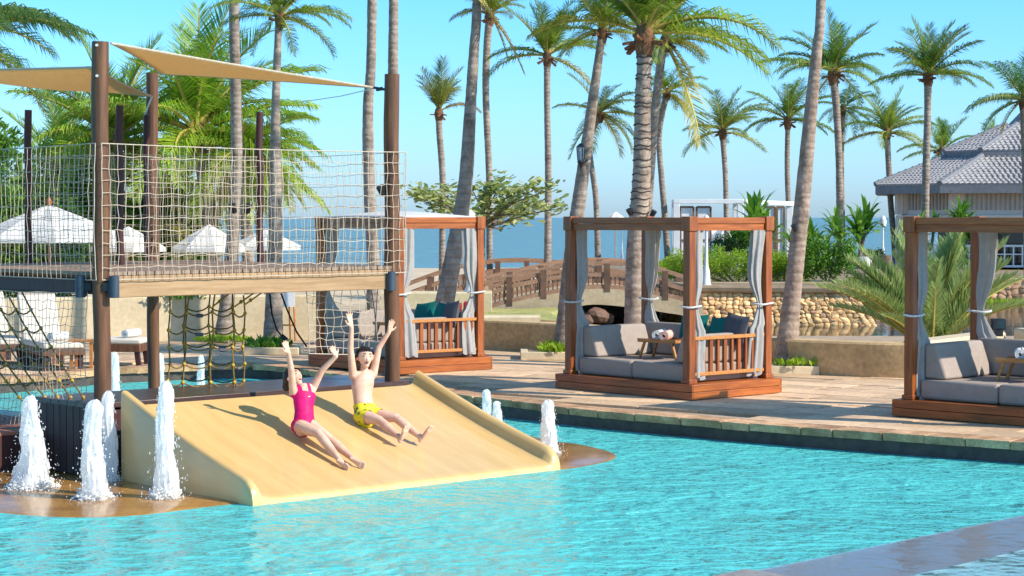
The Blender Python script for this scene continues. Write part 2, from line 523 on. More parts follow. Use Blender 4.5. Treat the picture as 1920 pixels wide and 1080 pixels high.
def foammat():
    m, nt, out = nodes('white_foam')
    L = nt.links.new
    p = nt.nodes.new('ShaderNodeBsdfPrincipled'); p.inputs['Base Color'].default_value = (.97, .96, .93, 1); p.inputs['Roughness'].default_value = .3
    t = nt.nodes.new('ShaderNodeBsdfTranslucent'); t.inputs[0].default_value = (.97, .96, .94, 1)
    mix = nt.nodes.new('ShaderNodeMixShader'); mix.inputs[0].default_value = .5
    L(p.outputs[0], mix.inputs[1]); L(t.outputs[0], mix.inputs[2])
    vec, oi = coords(nt, (16, 16, 3.0))
    nz = nt.nodes.new('ShaderNodeTexNoise'); nz.inputs['Scale'].default_value = 1.6; nz.inputs['Detail'].default_value = 6; nz.inputs['Roughness'].default_value = .65
    L(vec, nz.inputs[0])
    lw = nt.nodes.new('ShaderNodeLayerWeight'); lw.inputs[0].default_value = .35
    sub = N(nt, 'ShaderNodeMath', operation='MULTIPLY_ADD'); sub.inputs[1].default_value = -.55
    L(lw.outputs['Facing'], sub.inputs[0]); L(nz.outputs['Fac'], sub.inputs[2])
    mr = nt.nodes.new('ShaderNodeMapRange'); mr.inputs['From Min'].default_value = .12; mr.inputs['From Max'].default_value = .34; mr.inputs['To Min'].default_value = .12
    L(sub.outputs[0], mr.inputs['Value'])
    tr = nt.nodes.new('ShaderNodeBsdfTransparent'); tr.inputs[0].default_value = (.97, .985, .99, 1)
    fin = nt.nodes.new('ShaderNodeMixShader')
    L(mr.outputs[0], fin.inputs[0]); L(tr.outputs[0], fin.inputs[1]); L(mix.outputs[0], fin.inputs[2])
    L(fin.outputs[0], out.inputs[0])
    return m
M['foam'] = foammat()
def skinmat():
    m, nt, out = nodes('skin')
    L = nt.links.new
    p = nt.nodes.new('ShaderNodeBsdfPrincipled'); p.inputs['Roughness'].default_value = .55
    p.inputs['Specular IOR Level'].default_value = .3
    p.inputs['Subsurface Weight'].default_value = .12; p.inputs['Subsurface Radius'].default_value = (.02, .008, .004); p.inputs['Subsurface Scale'].default_value = .5
    vec, oi = coords(nt)
    nz = nt.nodes.new('ShaderNodeTexNoise'); nz.inputs['Scale'].default_value = 7; nz.inputs['Detail'].default_value = 7; nz.inputs['Roughness'].default_value = .65
    L(vec, nz.inputs[0])
    rp = ramp(nt, [(.3, (.58, .285, .185)), (.5, (.70, .41, .28)), (.72, (.78, .50, .36))])
    L(nz.outputs['Fac'], rp.inputs[0]); L(rp.outputs[0], p.inputs['Base Color']); L(p.outputs[0], out.inputs[0])
    return m
M['skin'] = skinmat()
M['swimsuit'] = mat('magenta_lycra', (.68, .004, .14), (.44, .003, .08), rough=.6, spec=.25, scale=7, rnd=0, bump=.25, bscale=22)
M['hair'] = mat('black_hair', (.016, .011, .009), (.008, .006, .005), rough=.4, scale=30, rnd=0, bump=.1)
M['lip'] = mat('mouth_red', (.28, .05, .045), rough=.4, rnd=0)
M['eye'] = mat('dark_eye', (.015, .01, .008), rough=.55, spec=.1, rnd=0)
def trunksmat():
    m, nt, out = nodes('yellow_print')
    L = nt.links.new
    p = nt.nodes.new('ShaderNodeBsdfPrincipled'); p.inputs['Roughness'].default_value = .7
    vec, oi = coords(nt)
    vo = nt.nodes.new('ShaderNodeTexVoronoi'); vo.inputs['Scale'].default_value = 17
    L(vec, vo.inputs[0])
    c = ramp(nt, [(0, (.02, .12, .10)), (.35, (.32, .04, .02)), (.65, (.10, .28, .02)), (1, (.02, .06, .16))])
    sp = nt.nodes.new('ShaderNodeSeparateColor'); L(vo.outputs['Color'], sp.inputs[0]); L(sp.outputs[0], c.inputs[0])
    lt = N(nt, 'ShaderNodeMath', operation='LESS_THAN'); lt.inputs[1].default_value = .33
    L(vo.outputs['Distance'], lt.inputs[0])
    mx = nt.nodes.new('ShaderNodeMix'); mx.data_type = 'RGBA'
    mx.inputs[6].default_value = (.72, .60, .015, 1)
    L(lt.outputs[0], mx.inputs[0]); L(c.outputs[0], mx.inputs[7]); L(mx.outputs[2], p.inputs['Base Color']); L(p.outputs[0], out.inputs[0])
    return m
M['trunks'] = trunksmat()
def stripemat():
    m, nt, out = nodes('teal_white_stripes')
    L = nt.links.new
    p = nt.nodes.new('ShaderNodeBsdfPrincipled'); p.inputs['Roughness'].default_value = .85
    tc = nt.nodes.new('ShaderNodeTexCoord')
    sp = nt.nodes.new('ShaderNodeSeparateXYZ'); L(tc.outputs['Object'], sp.inputs[0])
    mu = N(nt, 'ShaderNodeMath', operation='MULTIPLY'); mu.inputs[1].default_value = 9.0; L(sp.outputs[0], mu.inputs[0])
    fr = N(nt, 'ShaderNodeMath', operation='FRACT'); L(mu.outputs[0], fr.inputs[0])
    gt = N(nt, 'ShaderNodeMath', operation='GREATER_THAN'); gt.inputs[1].default_value = .5; L(fr.outputs[0], gt.inputs[0])
    mx = nt.nodes.new('ShaderNodeMix'); mx.data_type = 'RGBA'
    mx.inputs[6].default_value = (.75, .74, .70, 1); mx.inputs[7].default_value = (.008, .13, .11, 1)
    L(gt.outputs[0], mx.inputs[0]); L(mx.outputs[2], p.inputs['Base Color']); L(p.outputs[0], out.inputs[0])
    return m
M['stripe'] = stripemat()
def poolfloormat():
    m, nt, out = nodes('pool_mosaic')
    L = nt.links.new
    p = nt.nodes.new('ShaderNodeBsdfPrincipled'); p.inputs['Roughness'].default_value = .5
    tc = nt.nodes.new('ShaderNodeTexCoord')
    vo = nt.nodes.new('ShaderNodeTexVoronoi'); vo.inputs['Scale'].default_value = 5
    L(tc.outputs['Object'], vo.inputs[0])
    sp = nt.nodes.new('ShaderNodeSeparateColor'); L(vo.outputs['Color'], sp.inputs[0])
    rp = ramp(nt, [(0, (.06, .50, .60)), (.5, (.10, .62, .70)), (1, (.20, .74, .80))])
    L(sp.outputs[0], rp.inputs[0]); L(rp.outputs[0], p.inputs['Base Color']); L(p.outputs[0], out.inputs[0])
    return m
M['pool_floor'] = poolfloormat()
M['pool_water'] = water('pool_water', (.62, .97, 1.0), 2.4, 8.0, 1.0, .48, rough=.10, stretch=(.9, 1.05, 1), murk=(.13, .68, .64), murkfac=.74, ior=1.31, dbump=.34, gust=.45)
M['pond_water'] = water('pond_water', (.6, .6, .45), .9, 5, .35, .02, rough=.03, murk=(.13, .10, .05), murkfac=.8)
M['sea_water'] = water('sea_water', (.3, .6, .7), .45, 1.8, 1.0, 1.2, rough=.25, murk=(.14, .275, .285), murkfac=.95, stretch=(.35, 1, 1), ior=1.25, dbump=.6)
M['film_water'] = water('thin_water_film', (.9, .95, 1), 1.6, 6, .5, .05, rough=.16, ior=1.30, murk=(.50, .49, .47), murkfac=.35)

# ------------------------------------------------------------------ ground, sea, pool, deck
ZW = -0.2       # pool water level
ZL = -0.45      # level of the land behind the low walls
base = MB().grid(lambda u, v: ((u - .5) * 12000, -200 + v * 12200, -3.0), 4, 4)
struct(obj('ground', base, M['soil']))
# sand and lawn behind the deck, sloping to the sea
def land(u, v):
    Y = 31 + v * 125
    X = (u - .5) * 260
    z = ZL if Y < 100 else ZL - (Y - 100) / 56 * .9
    if Y > 40:
        z += .05 * noise.noise(Vector((X * .2, Y * .2, 0)))
    return (X, Y, z - .03)
struct(obj('beach_sand', MB().grid(land, 120, 90), M['sand']))
struct(obj('sea', MB().grid(lambda u, v: ((u - .5) * 9000, 118 + (v ** 3) * 11000, -.86), 30, 60), M['sea_water']))

EDGE = [(-14, 24.2), (-10, 25.4), (-7, 28.4), (-6.1, 29.7), (-4.97, 30.5), (-4.03, 30.8), (-3.27, 30.0), (-2.4, 28.7), (-1.45, 27.2), (-.6, 25.5),
        (.55, 24.0), (1.3, 23.2), (2.05, 22.5), (3.2, 21.5), (5.16, 20.1), (7.5, 18.4), (11, 15.5), (16, 11)]
def catmull(P, n):
    out = []
    P = [Vector(p) for p in P]
    for i in range(len(P) - 1):
        p0, p1, p2, p3 = P[max(i - 1, 0)], P[i], P[i + 1], P[min(i + 2, len(P) - 1)]
        for k in range(n):
            t = k / n
            out.append(.5 * ((2 * p1) + (p2 - p0) * t + (2 * p0 - 5 * p1 + 4 * p2 - p3) * t * t + (3 * p1 - p0 - 3 * p2 + p3) * t ** 3))
    out.append(P[-1])
    return out
EC = catmull([(x, y, 0) for x, y in EDGE], 6)
deck = MB()
n = len(EC)
vs = [(p.x, p.y, -.03) for p in EC] + [(p.x, max(p.y + 4, 39.0) if True else 0, -.03) for p in EC] + [(p.x, p.y, -1.6) for p in EC]
fs = []
for i in range(n - 1):
    fs.append((i, i + 1, n + i + 1, n + i))
deck.add(vs, fs)
dk = struct(obj('pool_deck', deck, M['mortar'], smooth=False))
pw = MB()
for i in range(n - 1):
    a, b = EC[i], EC[i + 1]
    pw.add([(a.x, a.y + .03, -1.6), (b.x, b.y + .03, -1.6), (b.x, b.y + .03, -.035), (a.x, a.y + .03, -.035)], [(0, 1, 2, 3)])
struct(obj('pool_wall', pw, M['pool_wall'], smooth=False))
def edge_y(x):
    for i in range(n - 1):
        if EC[i].x <= x <= EC[i + 1].x:
            t = (x - EC[i].x) / max(EC[i + 1].x - EC[i].x, 1e-6)
            return EC[i].y + t * (EC[i + 1].y - EC[i].y)
    return 11 if x > 0 else 24
# coping stones along the pool edge, each one its own piece
cop = []
for k in range(5):
    L_ = (.38, .48, .58, .44, .66)[k]
    b = MB()
    nx = 6
    fr = [R.uniform(-.02, .02) for _ in range(nx + 1)]
    fn = lambda u, v, L_=L_, fr=fr: ((u - .5) * (L_ - .014), (v - .5) * .36 + (fr[int(round(u * nx))] if v < .5 else 0), .0)
    top = [fn(i / nx, j) for j in (0, 1) for i in range(nx + 1)]
    m_ = nx + 1
    allv = [(x, y, .0) for x, y, z in top] + [(x, y + (.02 if y < 0 else 0), -.085) for x, y, z in top]
    ff = []
    for i in range(nx):
        ff.append((i, i + 1, m_ + i + 1, m_ + i))
        ff.append((2 * m_ + i + 1, 2 * m_ + i, 3 * m_ + i, 3 * m_ + i + 1))
        ff.append((i + 1, i, 2 * m_ + i, 2 * m_ + i + 1))
        ff.append((m_ + i, m_ + i + 1, 3 * m_ + i + 1, 3 * m_ + i))
    ff.append((0, m_, 3 * m_, 2 * m_)); ff.append((m_ + nx, nx, 2 * m_ + nx, 3 * m_ + nx))
    b.add(allv, ff)
    cop.append((L_, b.mesh('coping_stone', M['coping'], True, 30)))
seg = [0]
for i in range(1, n):
    seg.append(seg[-1] + (EC[i] - EC[i - 1]).length)
def along(s):
    for i in range(n - 1):
        if seg[i + 1] >= s:
            t = (s - seg[i]) / (seg[i + 1] - seg[i])
            return EC[i].lerp(EC[i + 1], t), (EC[i + 1] - EC[i]).normalized()
    return EC[-1], Vector((1, 0, 0))
s_ = 6.0
while s_ < seg[-1] - 9:
    k = R.randrange(5)
    L_, me = cop[k]
    p, t = along(s_ + L_ / 2)
    nrm = Vector((-t.y, t.x, 0))
    o = link('coping_stone', me, dk, p + nrm * .13 + Vector((0, 0, .022 + R.uniform(-.006, .008))), math.atan2(t.y, t.x))
    s_ += L_
# flagstones
slabs = {}
for w in (.62, .86, 1.1, 1.34):
    b = MB().box((0, 0, -.02), (w - .016, .56 - .016, .04))
    slabs[w] = b.mesh('flagstone', M['slab'], False)
A_ = rad(-36)
ca, sa = math.cos(A_), math.sin(A_)
cands = []
for r_ in range(-30, 60):
    x = -30 + R.uniform(0, 1)
    while x < 30:
        w = R.choice((.62, .86, 1.1, 1.34))
        cx, cy = x + w / 2, r_ * .56
        X, Y = cx * ca - cy * sa, cx * sa + cy * ca + 20
        x += w
        px = 960 + F * X / max(Y, 1)
        if px < -60 or px > 1980 or Y > 36.0:
            continue
        ok = True
        for dx, dy in ((-w / 2, -.28), (w / 2, -.28), (w / 2, .28), (-w / 2, .28)):
            qx, qy = X + dx * ca - dy * sa, Y + dx * sa + dy * ca
            e0 = edge_y(qx)
            if qy < e0 + .3 or edge_y(qx - .3) > qy - .25 or edge_y(qx + .3) > qy - .25:
                ok = False
        if ok:
            cands.append((Y, X, w))
cands.sort()
for (Y, X, w) in cands[:300]:
    link('flagstone', slabs[w], dk, (X, Y, R.uniform(-.004, .004)), A_)
rest = MB()
for (Y, X, w) in cands[300:]:
    rest.box((X, Y, -.02 + R.uniform(-.004, .004)), (w - .016, .544, .04), rz=A_)
if rest.v:
    struct(obj('flagstones', rest, M['slab'], dk, smooth=False), 'stuff')

# pool
struct(obj('pool_floor', MB().add([(-30, -15, -1.25), (30, -15, -1.25), (30, 31, -1.25), (-30, 31, -1.25)], [(0, 1, 2, 3)]), M['pool_floor'], smooth=False))
def wv(u, v):
    X = -16 + u * 34
    Y = -8 + v * 39
    return (X, Y, ZW)
struct(obj('pool_water', MB().grid(wv, 60, 60), M['pool_water']))

# foreground overflow edge (bottom right)
E0, E1 = G(1405, 1072, -.17), G(1920, 965, -.17)
E0.z = E1.z = 0
ed = (E1 - E0).normalized()
en = Vector((ed.y, -ed.x, 0))
a0, a1 = E0, E1 + ed * 5
ov = MB()
pr = [(0, -.7), (0, -.19), (.03, -.17), (.85, -.185), (.9, -.24), (.9, -.7)]
for i in range(len(pr) - 1):
    p, q = pr[i], pr[i + 1]
    ov.add([a0 + en * p[0] + Vector((0, 0, p[1])), a1 + en * p[0] + Vector((0, 0, p[1])), a1 + en * q[0] + Vector((0, 0, q[1])), a0 + en * q[0] + Vector((0, 0, q[1]))], [(3, 2, 1, 0)])
ovo = struct(obj('overflow_edge', ov, M['granite'], smooth=True, ang=20))
fl = MB().add([a0 + en * .03 + Vector((0, 0, -.163)), a1 + en * .03 + Vector((0, 0, -.163)), a1 + en * .86 + Vector((0, 0, -.177)), a0 + en * .86 + Vector((0, 0, -.177))], [(3, 2, 1, 0)])
struct(obj('overflow_film', fl, M['film_water'], smooth=False))
hp = MB().add([a0 + en * .86 + Vector((0, 0, -.178)), a1 + en * .86 + Vector((0, 0, -.178)), a1 + en * 6 + Vector((0, 0, -.178)), a0 + en * 6 + Vector((0, 0, -.178))], [(3, 2, 1, 0)])
M['upper_water'] = water('upper_pool_water', (.85, .97, 1), 2.4, 8, .8, .12, rough=.1, ior=1.24, murk=(.42, .74, .78), murkfac=.5)
struct(obj('upper_pool_water', hp, M['upper_water'], smooth=False))
hf = MB().add([a0 + en * .9 + Vector((0, 0, -.42)), a1 + en * .9 + Vector((0, 0, -.42)), a1 + en * 6 + Vector((0, 0, -.42)), a0 + en * 6 + Vector((0, 0, -.42))], [(3, 2, 1, 0)])
M['light_floor'] = mat('pale_pool_floor', (.46, .72, .78), (.38, .64, .72), rough=.5, scale=4, rnd=0)
struct(obj('upper_pool_floor', hf, M['light_floor'], smooth=False))
bk = thing('stone_block', 'grey stone block at the bottom edge of the picture where the dark overflow lip begins', 'stone block', E0 - ed * .28)
obj('block', MB().box((0, 0, -.42), (.56, .5, .54), rz=math.atan2(ed.y, ed.x)), M['granite_top'], bk, loc=en * .22, bev=.012)

# ------------------------------------------------------------------ slide
FL = Vector((-2.27, 17.18, 0)); FR = Vector((.45, 19.67, 0))
SW = (FR - FL).length
sw = (FR - FL).normalized()
sb = Vector((-sw.y, sw.x, 0))        # up-slope direction in plan
def SP(u, v, z):                     # slide coordinates -> world
    return FL + sw * u + sb * v + Vector((0, 0, z))
SLEN = 2.10
def zsurf(v):
    t = v / SLEN
    return -.145 + .66 * (t + .045 * math.sin(PI * t) * -1)
def slide_z(X, Y):
    d = Vector((X, Y, 0)) - FL
    return zsurf(d.dot(sb))
def build_slide():
    m = MB()
    rows = []
    vlist = [(-.045, None), (-.04, -.05), (-.025, -.015)] + [(SLEN * k / 30, 0) for k in range(31)]
    for v, dz in vlist:
        zs = (zsurf(0) - .12) if dz is None else zsurf(max(v, 0)) + dz
        t = max(v, 0) / SLEN
        h = .15
        if v < .10:
            q = max(0, (v + .045) / .145)
            h = .15 * math.sqrt(max(0.0, 1 - (1 - q) ** 2))
        sec = [(0, -.32), (0, zs + h * .75), (.012, zs + h * .93), (.04, zs + h), (.075, zs + h * .93), (.098, zs + h * .62), (.115, zs + h * .2), (.15, zs + .006), (.22, zs)]
        K = 16
        mid = [(.22 + (SW - .44) * k / K, zs) for k in range(1, K)]
        sec2 = [(SW - a, b) for a, b in reversed(sec)]
        rows.append([Vector((u, v, z)) for u, z in sec + mid + sec2])
    c = len(rows[0])
    vs = [p for r in rows for p in r]
    fs = []
    for j in range(len(rows) - 1):
        for i in range(c - 1):
            a = j * c + i
            fs.append((a, a + 1, a + c + 1, a + c))
    # front cap under the lip
    fs.append(tuple(reversed([0] + list(range(1, c)))))
    m.add(vs, fs)
    return m
sl = thing('water_slide', 'wide tan ramp slide with rolled side walls, two children sitting on it', 'slide', SP(SW / 2, SLEN / 2, -.2))
o = obj('slide_ramp', build_slide(), M['slide'], sl, ang=50)
o.location = FL - Vector(sl.location); o.rotation_euler = (0, 0, math.atan2(sw.y, sw.x))

# shallow tan island under the slide
isl = [G(-260, 935, ZW), G(-60, 958, ZW), G(40, 968, ZW), G(130, 972, ZW), G(220, 970, ZW), G(300, 963, ZW), G(380, 952, ZW), G(450, 945, ZW), SP(.3, .1, ZW), SP(2, .35, ZW), SP(SW - .3, .12, ZW), G(1050, 881, ZW),
       G(1100, 875, ZW), G(1145, 866, ZW), G(1166, 856, ZW), G(1150, 845, ZW), G(1095, 832, ZW), G(1040, 825, ZW), G(960, 812, ZW), SP(SW + .5, 2.6, ZW), SP(2, 3.4, ZW), SP(0, 3.6, ZW), SP(-1.6, 4.0, ZW), SP(-4, 3.4, ZW)]
ii = catmull([(p.x, p.y, 0) for p in isl] + [(isl[0].x, isl[0].y, 0)], 5)[:-1]
cen = sum(ii, Vector()) / len(ii)
im = MB()
k = len(ii)
vs = [(cen.x, cen.y, ZW + .02)] + [tuple(cen.lerp(p, .95) + Vector((0, 0, ZW + .012))) for p in ii] + [(p.x, p.y, ZW - .008) for p in ii] + [tuple(cen + (p - cen) * 1.1 + Vector((0, 0, -1.3))) for p in ii]
fs = []
for i in range(k):
    j = (i + 1) % k
    fs.append((0, 1 + i, 1 + j))
    fs.append((1 + i, 1 + k + i, 1 + k + j, 1 + j))
    fs.append((1 + k + i, 1 + 2 * k + i, 1 + 2 * k + j, 1 + k + j))
im.add(vs, fs)
o = struct(obj('splash_island', im, M['pad']))

# ------------------------------------------------------------------ play tower
TA = Vector((-3.93, 19.05, 0)); TB = Vector((-1.30, 21.55, 0))
TU = (TB - TA).normalized(); TW = (TB - TA).length
TD = Vector((-TU.y, TU.x, 0))
def TP(u, d, z):
    return TA + TU * u + TD * d + Vector((0, 0, z))
tower = thing('play_tower', 'wooden play tower on round posts with cream rope netting above the slide', 'play tower', TP(TW / 2, 1.2, 0))
T0 = Vector(tower.location)
def tobj(name, mb, mt, **kw):
    o = obj(name, mb, mt, tower, **kw)
    o.location = -T0
    return o
trz = math.atan2(TU.y, TU.x)
def post(u, d, z0, z1, r, mt, name='post'):
    b = MB()
    P = TP(u, d, 0)
    k = 14
    b.tube([(P.x + .006 * math.sin(i), P.y, z0 + (z1 - z0) * i / k) for i in range(k + 1)], [r * (1 + .02 * math.sin(i * 1.7)) for i in range(k + 1)], n=16)
    return tobj(name, b, mt, ang=60)
ZP = 1.73
ZLD = .52
post(0, 0, ZLD - .02, 3.97, .082, M['post'])
post(TW, 0, ZLD - .02, 3.84, .082, M['post'])
post(TW - .12, 4.45, -.6, 4.08, .075, M['post'])
for u, d in ((1.66, 2.28), (TW - .03, 2.35), (1.4, 3.78), (3.03, 3.84)):
    post(u, d, ZP - .2, 3.52, .042, M['post_dark'], 'thin_post')
# bolts on the tall post
for z in (3.93, 3.64):
    p = TP(0, 0, z) + Vector((-.01, -.08, 0))
    tobj('bolt', MB().tube([p, p + Vector((0, -.02, 0))], .013, n=8), M['white'])
# beams
def lbar(name, a, b, w, h, mt, bev=.006):
    d = b - a
    o = tobj(name, MB().box((0, 0, 0), (d.length, w, h)), mt, bev=bev)
    o.location = (a + b) / 2 - T0
    o.rotation_euler = (0, 0, math.atan2(d.y, d.x))
    return o
lbar('beam', TP(.06, .0, 1.63), TP(TW - .06, .0, 1.63), .13, .21, M['beam'], .008)
lbar('beam', TP(0, .07, 1.635), TP(0, 3.85, 1.635), .12, .15, M['post_dark'], .008)
lbar('beam', TP(TW, .07, 1.63), TP(TW, 4.4, 1.63), .12, .2, M['board'], .008)
lbar('beam', TP(.07, 2.3, 1.62), TP(TW - .07, 2.3, 1.62), .12, .18, M['board'], .008)
lbar('beam', TP(.07, 3.85, 1.62), TP(TW - .07, 3.85, 1.62), .12, .18, M['board'], .008)
# floor boards
nb = 36
for k in range(nb):
    u = -.06 + (TW + .12) * (k + .5) / nb
    tobj('floor_board', MB().box(TP(u, 1.93, ZP + .028), ((TW + .12) / nb - .012, 3.98, .035), rz=trz), M['board'], smooth=False)
# ledge at the head of the slide, clad with upright planks on its left side
LD0, LD1, LW0, LW1 = -.10, 1.0, -.16, TW + .16
for k in range(7):
    d = LD0 + (LD1 - LD0) * (k + .5) / 7
    lbar('ledge_board', TP(LW0, d, ZLD - .02), TP(LW1, d, ZLD - .02), (LD1 - LD0) / 7 - .006, .05, M['ledge'], .004)
b = MB().box(TP((LW0 + LW1) / 2, (LD0 + LD1) / 2, .12), (LW1 - LW0 - .1, LD1 - LD0 - .06, .66), rz=trz)
tobj('ledge_core', b, M['post_dark'])
for k in range(9):
    d = LD0 + (LD1 - LD0) * (k + .5) / 9
    tobj('cladding_plank', MB().box(TP(LW0 + .015, d, .155), (.03, (LD1 - LD0) / 9 - .012, .66), rz=trz), M['dark_plank'], smooth=False)
for k in range(30):
    u = LW0 + (LW1 - LW0) * (k + .5) / 30
    tobj('cladding_plank', MB().box(TP(u, LD1 - .005, .155), ((LW1 - LW0) / 30 - .012, .03, .66), rz=trz), M['dark_plank'], smooth=False)

def net(p00, p10, p11, p01, nu, nv, r, sag=.03, seed=1, skew=.012, edge=1.5, diag=0.0):
    rr = random.Random(seed)
    p00, p10, p11, p01 = map(Vector, (p00, p10, p11, p01))
    nrm = (p10 - p00).cross(p01 - p00).normalized()
    off = {}
    for i in range(nu + 1):
        for j in range(nv + 1):
            u, v = i / nu, j / nv
            p = (p00 * (1 - u) + p10 * u) * (1 - v) + (p01 * (1 - u) + p11 * u) * v
            w = math.sin(PI * v)
            p = p + nrm * (sag * w * math.sin(u * 7 + seed) + rr.uniform(-.006, .006)) + Vector((0, 0, -sag * .5 * math.sin(PI * u) * v))
            if 0 < i < nu and 0 < j < nv:
                p += (p10 - p00).normalized() * rr.uniform(-skew, skew) + Vector((0, 0, rr.uniform(-skew, skew)))
            off[i, j] = p
    m = MB()
    for i in range(nu + 1):
        m.tube([off[i, j] for j in range(nv + 1)], r * (edge if i in (0, nu) else 1), n=4, cap=False)
    for j in range(nv + 1):
        m.tube([off[i, j] for i in range(nu + 1)], r * (edge if j in (0, nv) else 1), n=4, cap=False)
    for i in range(1, nu):
        for j in range(1, nv):
            m.blob(off[i, j], (r * 1.7,) * 3) if (r > .0065) else None
    return m
zt = 3.0
nf = .10
tobj('net', net(TP(-.05, -nf, 1.70), TP(TW + .12, -nf, 1.70), TP(TW + .12, -nf, zt), TP(-.05, -nf, zt), 43, 11, .0038, seed=3), M['rope'])
tobj('net', net(TP(-.11, -.09, 1.70), TP(-.11, 3.9, 1.70), TP(-.11, 3.9, zt), TP(-.11, -.09, zt), 44, 11, .0033, seed=4), M['rope'])
tobj('net', net(TP(TW + .1, -.1, 1.72), TP(TW + .1, 4.3, 1.72), TP(TW + .1, 4.3, zt), TP(TW + .1, -.1, zt), 38, 11, .0026, seed=5), M['rope'])
tobj('net', net(TP(1.6, 2.34, 1.75), TP(TW, 2.34, 1.75), TP(TW, 2.34, zt), TP(1.6, 2.34, zt), 24, 11, .0028, seed=6), M['rope'])
tobj('net', net(TP(1.6, 2.3, 1.75), TP(1.4, 3.8, 1.75), TP(1.4, 3.8, zt), TP(1.6, 2.3, zt), 20, 12, .0028, seed=7), M['rope'])
tobj('net', net(TP(-.05, 3.9, 1.75), TP(TW, 3.9, 1.75), TP(TW, 3.9, zt), TP(-.05, 3.9, zt), 38, 11, .0025, seed=8), M['rope'])
# nets below the platform
tobj('net', net(TP(2.62, .16, .86), TP(TW - .1, .16, .80), TP(TW - .1, .12, 1.56), TP(2.55, .12, 1.56), 10, 9, .004, sag=.06, seed=9, skew=.02), M['rope'])
tobj('net', net(TP(-.08, .12, .30), TP(-.08, 2.6, .12), TP(-.08, 2.6, 1.58), TP(-.08, .12, 1.58), 30, 16, .003, sag=.06, seed=10, skew=.016), M['rope'])
# hanging climbing ladder of dark ropes with yellow connectors
CONN = MB().blob((0, 0, 0), (.02, .02, .022), lv=1).mesh('rope_connector', M['knot'])
def connector(p):
    link('rope_connector', CONN, tower, p - T0)
def clamp(a, b2):
    tobj('rope_clamp', MB().tube([a, b2], .02, n=8), M['knot_grey'])
def rope_net(name, cols, seed):
    rr = random.Random(seed)
    lad = MB()
    rows = len(cols[0]) - 1
    for col in cols:
        lad.tube(col, .0095, n=6)
    for j in range(1, rows + 1):
        for c_ in range(len(cols) - 1):
            a, b2 = cols[c_][j], cols[c_ + 1][j]
            mid = (a + b2) / 2 + Vector((0, 0, -.035 - .02 * rr.random()))
            lad.tube([a, a.lerp(mid, .5) + Vector((0, 0, -.012)), mid, mid.lerp(b2, .5) + Vector((0, 0, -.012)), b2], .009, n=6)
            if rr.random() < .16:
                clamp(mid - (b2 - a) * .14, mid + (b2 - a) * .14)
        for c_ in range(len(cols)):
            connector(cols[c_][j])
    tobj(name, lad, M['rope_dark'])
def ladder(px_list, ytop, ybot, Ys, rows, seed):
    rr = random.Random(seed)
    cols = []
    for c_, (pt, pb) in enumerate(px_list):
        Yc = Ys + .06 * c_
        a, b2 = Q(pt, ytop, Yc), Q(pb, ybot, Yc)
        cols.append([a.lerp(b2, j / rows) + Vector((.012 * math.sin(j * 2.1 + c_ * 1.3), rr.uniform(-.02, .02), -.02 * rr.random())) for j in range(rows + 1)])
    rope_net('rope_ladder', cols, seed)
ladder([(318, 316), (352, 343), (402, 392), (438, 437), (458, 456)], 552, 746, 20.7, 6, 2)
ladder([(347, 343), (393, 392), (436, 440)], 540, 742, 21.5, 6, 5)
for (a, b2) in (((400, 574), (433, 548)), ((440, 575), (478, 548)), ((458, 572), (492, 548))):
    tobj('hanging_line', MB().tube([Q(a[0], a[1], 20.9), Q(b2[0], b2[1], 21.6)], .0095, n=6), M['knot'])
    connector(Q(a[0] + 12, a[1] - 9, 21.1))
cols = []
for c_ in range(6):
    a = Q(-105 + 29 * c_, 545, 21.3 - .05 * c_); b2 = Q(36 + 24 * c_, 745, 19.75 - .07 * c_)
    cols.append([a.lerp(b2, j / 6) + Vector((0, 0, -.05 * math.sin(PI * j / 6))) for j in range(7)])
rope_net('climbing_net', cols, 8)
# long sagging lines below the platform, one with a black grip
for ln in ([Q(527, 550, 22.5), Q(538, 580, 22.4), Q(556, 622, 22.2), Q(575, 650, 22.1)], [Q(506, 552, 22.4), Q(510, 590, 22.3), Q(519, 618, 22.2), Q(530, 633, 22.2)], [Q(698, 545, 22.6), Q(704, 590, 22.5), Q(707, 640, 22.4)]):
    tobj('hanging_line', MB().tube(ln, .011, n=6), M['metal_dark'])
tobj('grip', MB().tube([Q(527, 629, 22.2), Q(538, 638, 22.2)], .028, n=8), M['metal_dark'])
# low step left of the tower
st = thing('low_step', 'low wooden step with terracotta top beside the tower at the left edge', 'step', G(-40, 872, ZW))
b = MB().box((0, .35, .18), (1.9, 1.1, .36), rz=trz + PI / 2)
obj('step_core', b, M['post_dark'], st)
sp_ = Matrix.Rotation(trz + PI / 2, 3, 'Z')
for k in range(14):
    c = Vector((0, .35, 0)) + sp_ @ Vector((-.95 + 1.9 * (k + .5) / 14, -.565, .17))
    obj('cladding_plank', MB().box(c, (1.9 / 14 - .01, .03, .33), rz=trz + PI / 2), M['dark_plank'], st, smooth=False)
for k in range(6):
    for j in range(3):
        c = Vector((0, .35, 0)) + sp_ @ Vector((-.95 + 1.9 * (k + .5) / 6, -.55 + 1.1 * (j + .5) / 3, .375))
        obj('tile', MB().box(c, (.30, .35, .03), rz=trz + PI / 2), M['terracotta'], st, smooth=False)

